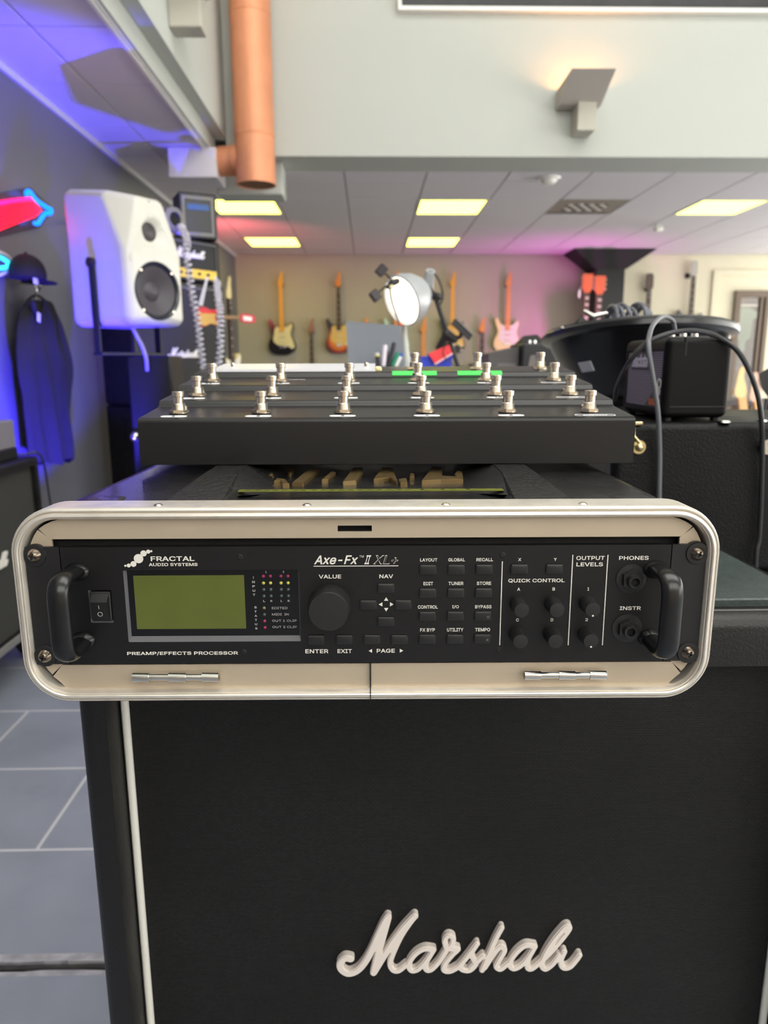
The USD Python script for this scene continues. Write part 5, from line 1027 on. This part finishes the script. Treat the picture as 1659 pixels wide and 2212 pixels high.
# little red guitar hung on white ribbons, coiled lead in front of the stack
gq = atY(455, 685, 3.95)
t = Thing('ornament_guitar', 'little red and gold ornament guitar hanging sideways on white ribbons before the stack', 'ornament', gq, AR*.4, rx=0)
k = .32
bp = chaikin([(z*k*1.0-.075, -x*k) for x, z in SB], 2)
t.add('body', pz(bp, -.012, .012), M('toy_red', S(206, 40, 62), .3)); t.add('top', pz(chaikin([(z*k*.82-.062, -x*k*.78-.006) for x, z in SB], 2), -.015, -.011), M('toy_gold', S(222, 178, 92), .35)); t.add('red_stripe', pz(sbox(-.05, .018, .045, .034), -.0165, -.0145), M('toy_bright', S(236, 48, 52), .35))
t.add('neck', bx(.04, .16, -.008, .004, -.010, .010, .002), M('toy_neck', S(140, 108, 72), .5)); hdk = t.add('headstock', pz(Polygon([(.155, -.012), (.165, -.024), (.225, -.028), (.238, -.012), (.232, .014), (.17, .022), (.155, .012)]), -.009, .005), M('toy_red', (0, 0, 0))); t.add('head_label', pz(Polygon([(.172, -.014), (.218, -.018), (.218, .004), (.172, .010)]), -.0105, -.0088), m_whitepl, parent=hdk)
m_rib = M('ribbon_white', S(214, 214, 222), .6)
for (x0, y0, x1, y1, lb) in ((448, 598, 433, 660, 'white ribbon holding the body end of the ornament guitar'), (466, 598, 473, 660, 'white ribbon holding the neck end of the ornament guitar')):
    a, b = atY(x0, y0, 4.02), atY(x1, y1, 3.95); d = (b-a)/np.linalg.norm(b-a); s_ = np.cross(d, [0, 1, 0])*.013
    single('ribbon', hull([p+s+np.array([0, y, 0]) for p, f in ((a, .5), (b, 1)) for s in (s_*f, -s_*f) for y in (-.001, .001)]), m_rib, lb, 'ribbon')
def coiled(pts, lab):
    P = spline([atY(x, y, Y) for x, y, Y in pts], 14); L = np.r_[0, np.cumsum(np.linalg.norm(np.diff(P, axis=0), axis=1))]; n = int(L[-1]/.0055); s_ = np.linspace(0, L[-1], n); C = np.stack([np.interp(s_, L, P[:, i]) for i in range(3)], 1)
    T = np.gradient(C, axis=0); T /= np.linalg.norm(T, axis=1)[:, None]; u = np.cross(T, [0, 1, 0]); u /= np.linalg.norm(u, axis=1)[:, None]; v = np.cross(T, u); a = s_/.026*2*PI
    return single('coiled_lead', tube(C+.017*(np.cos(a)[:, None]*u+np.sin(a)[:, None]*v), .0052, 6), M('coil_white', S(206, 204, 214), .4), lab, 'cable')
coiled([(386, 500, 4.25), (392, 492, 3.95), (404, 520, 3.85), (402, 545, 3.8), (408, 590, 3.8), (416, 640, 3.8), (426, 690, 3.8), (432, 740, 3.8), (440, 800, 3.8), (455, 850, 3.8), (470, 800, 3.8), (475, 760, 3.8), (476, 720, 3.8), (476, 680, 3.85), (471, 640, 3.93), (468, 606, 4.02)], 'white coiled guitar lead hanging in a long loop in front of the stack')
a = atY(487, 590, 5.6)
guitar('electric_guitar', 'cream guitar leaning behind the right edge of the tall stack', (a[0], 5.6, a[2]-.95), m_gcream, m_guardw, m_rose, m_gcream, rz=math.radians(70), dots='dot')
t = Thing('guitar_stand', 'black stand under the cream guitar behind the stack', 'guitar stand', (a[0], 5.6, 0)); t.addw('post', cyl((a[0], 5.66, 0), (a[0], 5.66, a[2]-.96), .016, 10), m_black); t.addw('cradle', bx(a[0]-.12, a[0]+.12, 5.5, 5.7, a[2]-.99, a[2]-.962), m_black); t.addw('base', bx(a[0]-.16, a[0]+.16, 5.45, 5.8, 0, .02), m_black)
# neon sign on the left wall
NX = -1.525
def nw(pts, X=NX): return [atX(x, y, X) for x, y in pts]
m_nr = M('neon_red', (1.0, .004, .02), .5, emit=3.2); m_nm = M('neon_magenta', (1.0, .01, .16), .5, emit=3); m_nb = M('neon_blue', (.0, .16, 1.0), .5, emit=3.2); m_nc = M('neon_cyan', (.05, .75, .85), .5, emit=1.5)
na = atX(60, 450, NX)
t = Thing('neon_sign', 'red and blue neon tube sign on the left wall, cut off by the edge', 'neon sign', na)
E0 = [(-10, 440), (-10, 450), (-10, 459), (-10, 468), (-10, 477), (-10, 487), (-10, 497)]
E1 = [(66, 430), (72, 437), (78, 444), (82, 449), (86, 454), (80, 460), (74, 465)]
for k, (p, q) in enumerate(zip(E0, E1)): t.addw('red_tube', tube(nw([p, ((p[0]+q[0])/2, (p[1]+q[1])/2-1), q]), .0085, 8, 5), m_nr if k else m_nm)
t.addw('blue_tube', tube(nw([(58, 424), (57, 416), (64, 414), (78, 432), (99, 447), (110, 453), (108, 461), (98, 461), (88, 474), (82, 483), (75, 482)], NX+.012), .0095, 8, 6), m_nb, label='blue bent tube')
t.addw('cyan_tube', tube(nw([(-8, 553), (8, 560), (18, 568), (14, 577), (-8, 580)], NX+.012), .009, 8, 6), m_nc, label='cyan looped tube'); t.addw('pale_tube', tube(nw([(-8, 542), (14, 552), (26, 568), (20, 584), (-8, 598)], NX+.006), .007, 8, 6), M('neon_pale', S(226, 206, 206), .4), label='unlit pale tube')
t.addw('clear_backing', px_(Polygon([(p[1], p[2]) for p in nw([(-12, 420), (66, 405), (118, 452), (86, 492), (-12, 515)], -1.545)]), -1.5495, -1.545), M('acrylic_dark', S(70, 66, 84), .25))
# cap on a hook
c = atX(60, 592, -1.45); cR = .088
t = Thing('cap', 'black flat brimmed cap hanging on the left wall above the shirt', 'cap', (-1.45, c[1], c[2]))
dome = trimesh.creation.icosphere(subdivisions=3, radius=1.0); V = dome.vertices; V[:, 2] = np.where(V[:, 2] < -.25, -.25, V[:, 2]); dome.vertices = V*np.array([.072, cR, .082])
m_cap = M('cap_black', S(26, 21, 27), .85)
t.add('crown', dome, m_cap, smooth=50); t.add('button', balls([((0, 0, .083), .007)]), m_cap)
br = Point(0, 0).buffer(1, quad_segs=16); bm = prism(br, .006); V = bm.vertices; V[:, 0] *= .07; V[:, 1] = V[:, 1]*.085+.105; V[:, 2] += -.022-.10*np.maximum(0, V[:, 1]-.1)**1.2-.9*V[:, 0]**2; bm.vertices = V; t.add('brim', bm, m_cap, smooth=30)
t.add('size_sticker', bx(.045, .05, -.055, -.02, -.045, -.015), m_whitepl, label='white sticker hanging from the cap')
single('wall_hook', tube([(-1.55, c[1]+.02, c[2]-.01), (-1.45, c[1]+.02, c[2]-.012), (-1.43, c[1]+.02, c[2]+.01)], .006, 8), m_chrome, 'thin hook on the left wall under the cap', 'hook')
# shirt on a hanger
SXW = -1.47
Lp = [(84, 648), (62, 652), (46, 672), (38, 706), (36, 760), (40, 810), (48, 850), (52, 890), (58, 940), (62, 985), (64, 1004)]; Rp = [(86, 648), (104, 654), (114, 678), (126, 710), (138, 752), (149, 800), (145, 850), (143, 900), (148, 950), (150, 985), (148, 994)]
Lw, Rw = np.array(nw(Lp, SXW)), np.array(nw(Rp, SXW)); nv, nu = 70, 46
def rs(P, n):
    q = spline(P, 8); L = np.r_[0, np.cumsum(np.linalg.norm(np.diff(q, axis=0), axis=1))]; s_ = np.linspace(0, L[-1], n); return np.stack([np.interp(s_, L, q[:, i]) for i in range(3)], 1)
Lw, Rw = rs(Lw, nv), rs(Rw, nv); Vf, Vb = [], []
for j in range(nv):
    for i in range(nu):
        u, w = i/(nu-1), j/(nv-1); p = Lw[j]*(1-u)+Rw[j]*u; bulge = .055*math.sqrt(max(0, math.sin(PI*u)))*(.5+.5*min(1, w*4))
        fold = (.014*math.sin(u*15+w*2.2)+.011*math.sin(u*31-w*5+1))*min(1, w*2.5)*math.sin(PI*u)**.5; hem = .012*math.sin(u*11)*(w > .9)
        Vf.append(p+[bulge+fold, 0, hem]); Vb.append(p+[-.035*math.sqrt(max(0, math.sin(PI*u))), 0, hem])
F = []
for j in range(nv-1):
    for i in range(nu-1):
        a, b, c_, d = j*nu+i, j*nu+i+1, (j+1)*nu+i+1, (j+1)*nu+i; F += [(a, d, b), (b, d, c_)]; o = nv*nu; F += [(o+a, o+b, o+d), (o+b, o+c_, o+d)]
hang = atX(82, 640, SXW)
t = Thing('shirt', 'black shirt on a hanger on the left wall, its hem lit bright blue', 'shirt', (SXW, hang[1], Lw[-1][2]))
t.addw('garment', trimesh.Trimesh(np.vstack([Vf, Vb]), F, process=False), M('shirt_black', S(28, 27, 30), .9), smooth=True)
nk = nw([(70, 650), (76, 672), (86, 680), (94, 668), (97, 650)], SXW+.045); t.addw('collar', tube(nk, .010, 8, 6), M('shirt_black', (0, 0, 0)))
lbp = atX(84, 684, SXW+.06); t.addw('neck_label', rot(bx(lbp[0]-.002, lbp[0]+.002, lbp[1]-.012, lbp[1]+.012, lbp[2]-.022, lbp[2]+.016), -.25, [1, 0, 0], lbp), m_whitepl, label='white neck label')
t.addw('hanger_hook', tube(nw([(78, 648), (79, 628), (76, 616), (82, 611), (87, 618), (83, 628)], SXW), .0035, 8, 6), m_chrome); t.addw('hanger_bar', tube(nw([(52, 660), (64, 646), (78, 638), (96, 648), (108, 662)], SXW), .006, 8, 6), m_black)
single('shirt_peg', cyl((-1.55, nw([(80, 612)], SXW)[0][1], nw([(80, 611)], SXW)[0][2]), (SXW+.01, nw([(80, 612)], SXW)[0][1], nw([(80, 611)], SXW)[0][2]), .005, 8), m_chrome, 'peg on the left wall holding the shirt hanger', 'hook')
# cabinet at the left edge with a grey device on it
lx = -1.19
ltop = atX(83, 984, lx); lb_ = atX(43, 1388, lx); zt_, zb_ = ltop[2], lb_[2]; ye = ltop[1]
t = Thing('left_cabinet', 'black speaker cabinet with white script badge standing at the left edge', 'speaker', (lx-.17, ye-.4, 0), PI/2)
hC = zt_-zb_
def lc_(m): return m
t2 = lambda m: mv(m, 0, 0, 0)
t.add('shell', cut(rbx(-.42, .40, -.17, .18, zb_, zt_, .014), bx(-.385, .365, -.2, -.15, zb_+.03, zt_-.03)), m_tolex)
t.add('grille_cloth', bx(-.385, .365, -.152, -.146, zb_+.03, zt_-.03), M('cloth_olive', S(52, 52, 48), .85)); t.add('bottom_rail', bx(-.41, .39, -.176, -.168, zb_+.004, zb_+.03, .002), m_edge)
lq = atX(14, 1195, lx)
t.add('script_badge', logo_mesh(lq[1]-(ye-.4)-.205, lq[1]-(ye-.4)+.03, lq[2]-.02, -.153, 24), m_logo)
for x in (-.36, .34):
    for y in (-.12, .13): t.add('caster', cyl((x-.015, y, (zb_)/2), (x+.015, y, zb_/2), zb_/2, 20), m_black)
for x in (-.36, .34): t.add('caster_fork', cat_([bx(x-.02, x+.02, y-.015, y+.015, zb_*.6, zb_+.002) for y in (-.12, .13)]), m_chrome)
dv = atX(36, 965, lx-.05)
t = Thing('grey_device', 'grey device with a dark front lying on the left cabinet, cut off by the edge', 'audio device', (lx-.17, dv[1]-.2, zt_))
gz = atX(36, 905, lx-.05)[2]
t.addw('casing', bx(lx-.30, lx-.05, dv[1]-.4, dv[1], zt_+.035, gz, .005), M('device_grey', S(122, 118, 126), .5)); t.addw('dark_front', bx(lx-.29, lx-.045, dv[1]-.39, dv[1]-.006, zt_+.0005, zt_+.036, .003), m_deep)
single('cabinet_lead', tube([(lx-.10, dv[1]-.02, zt_+.008), (lx-.04, dv[1]+.02, zt_+.008), (lx+.004, dv[1]+.06, zt_-.002), (lx+.006, dv[1]+.09, zt_-.15), (lx+.006, dv[1]+.10, zt_-.3)], .004, 8, 6), m_cable, 'thin black lead trailing over the left cabinet edge', 'cable')
# housings of the coloured lamps, on the floor and on small stands
def par(pos, aim, lab, mat):
    pos, aim = np.array(pos), np.array(aim); d = (aim-pos)/np.linalg.norm(aim-pos); t = Thing('stage_lamp', lab, 'stage lamp', (pos[0], pos[1], 0))
    t.addw('can', face(lathe([(0, -.16), (.05, -.15), (.062, -.12), (.062, -.03), (.058, -.03), (.058, -.115), (0, -.13)], 28), d, pos-d*.012), m_black)
    t.addw('stand', cat_([cyl((pos[0], pos[1], 0), pos-d*.10, .012, 10), mv(lathe([(0, .02), (.09, .016), (.1, 0), (0, 0)], 24), pos[0], pos[1], 0)]), m_black)
par(BLUE, BLUE_AIM, 'black stage lamp shining blue up the left wall, behind the rack case', None)
par(PINK, PINK_AIM, 'black stage lamp shining magenta up the back wall beside the pillar', None)
par(REDL, REDL_AIM, 'black stage lamp shining red at the ceiling behind the tall stack', None)
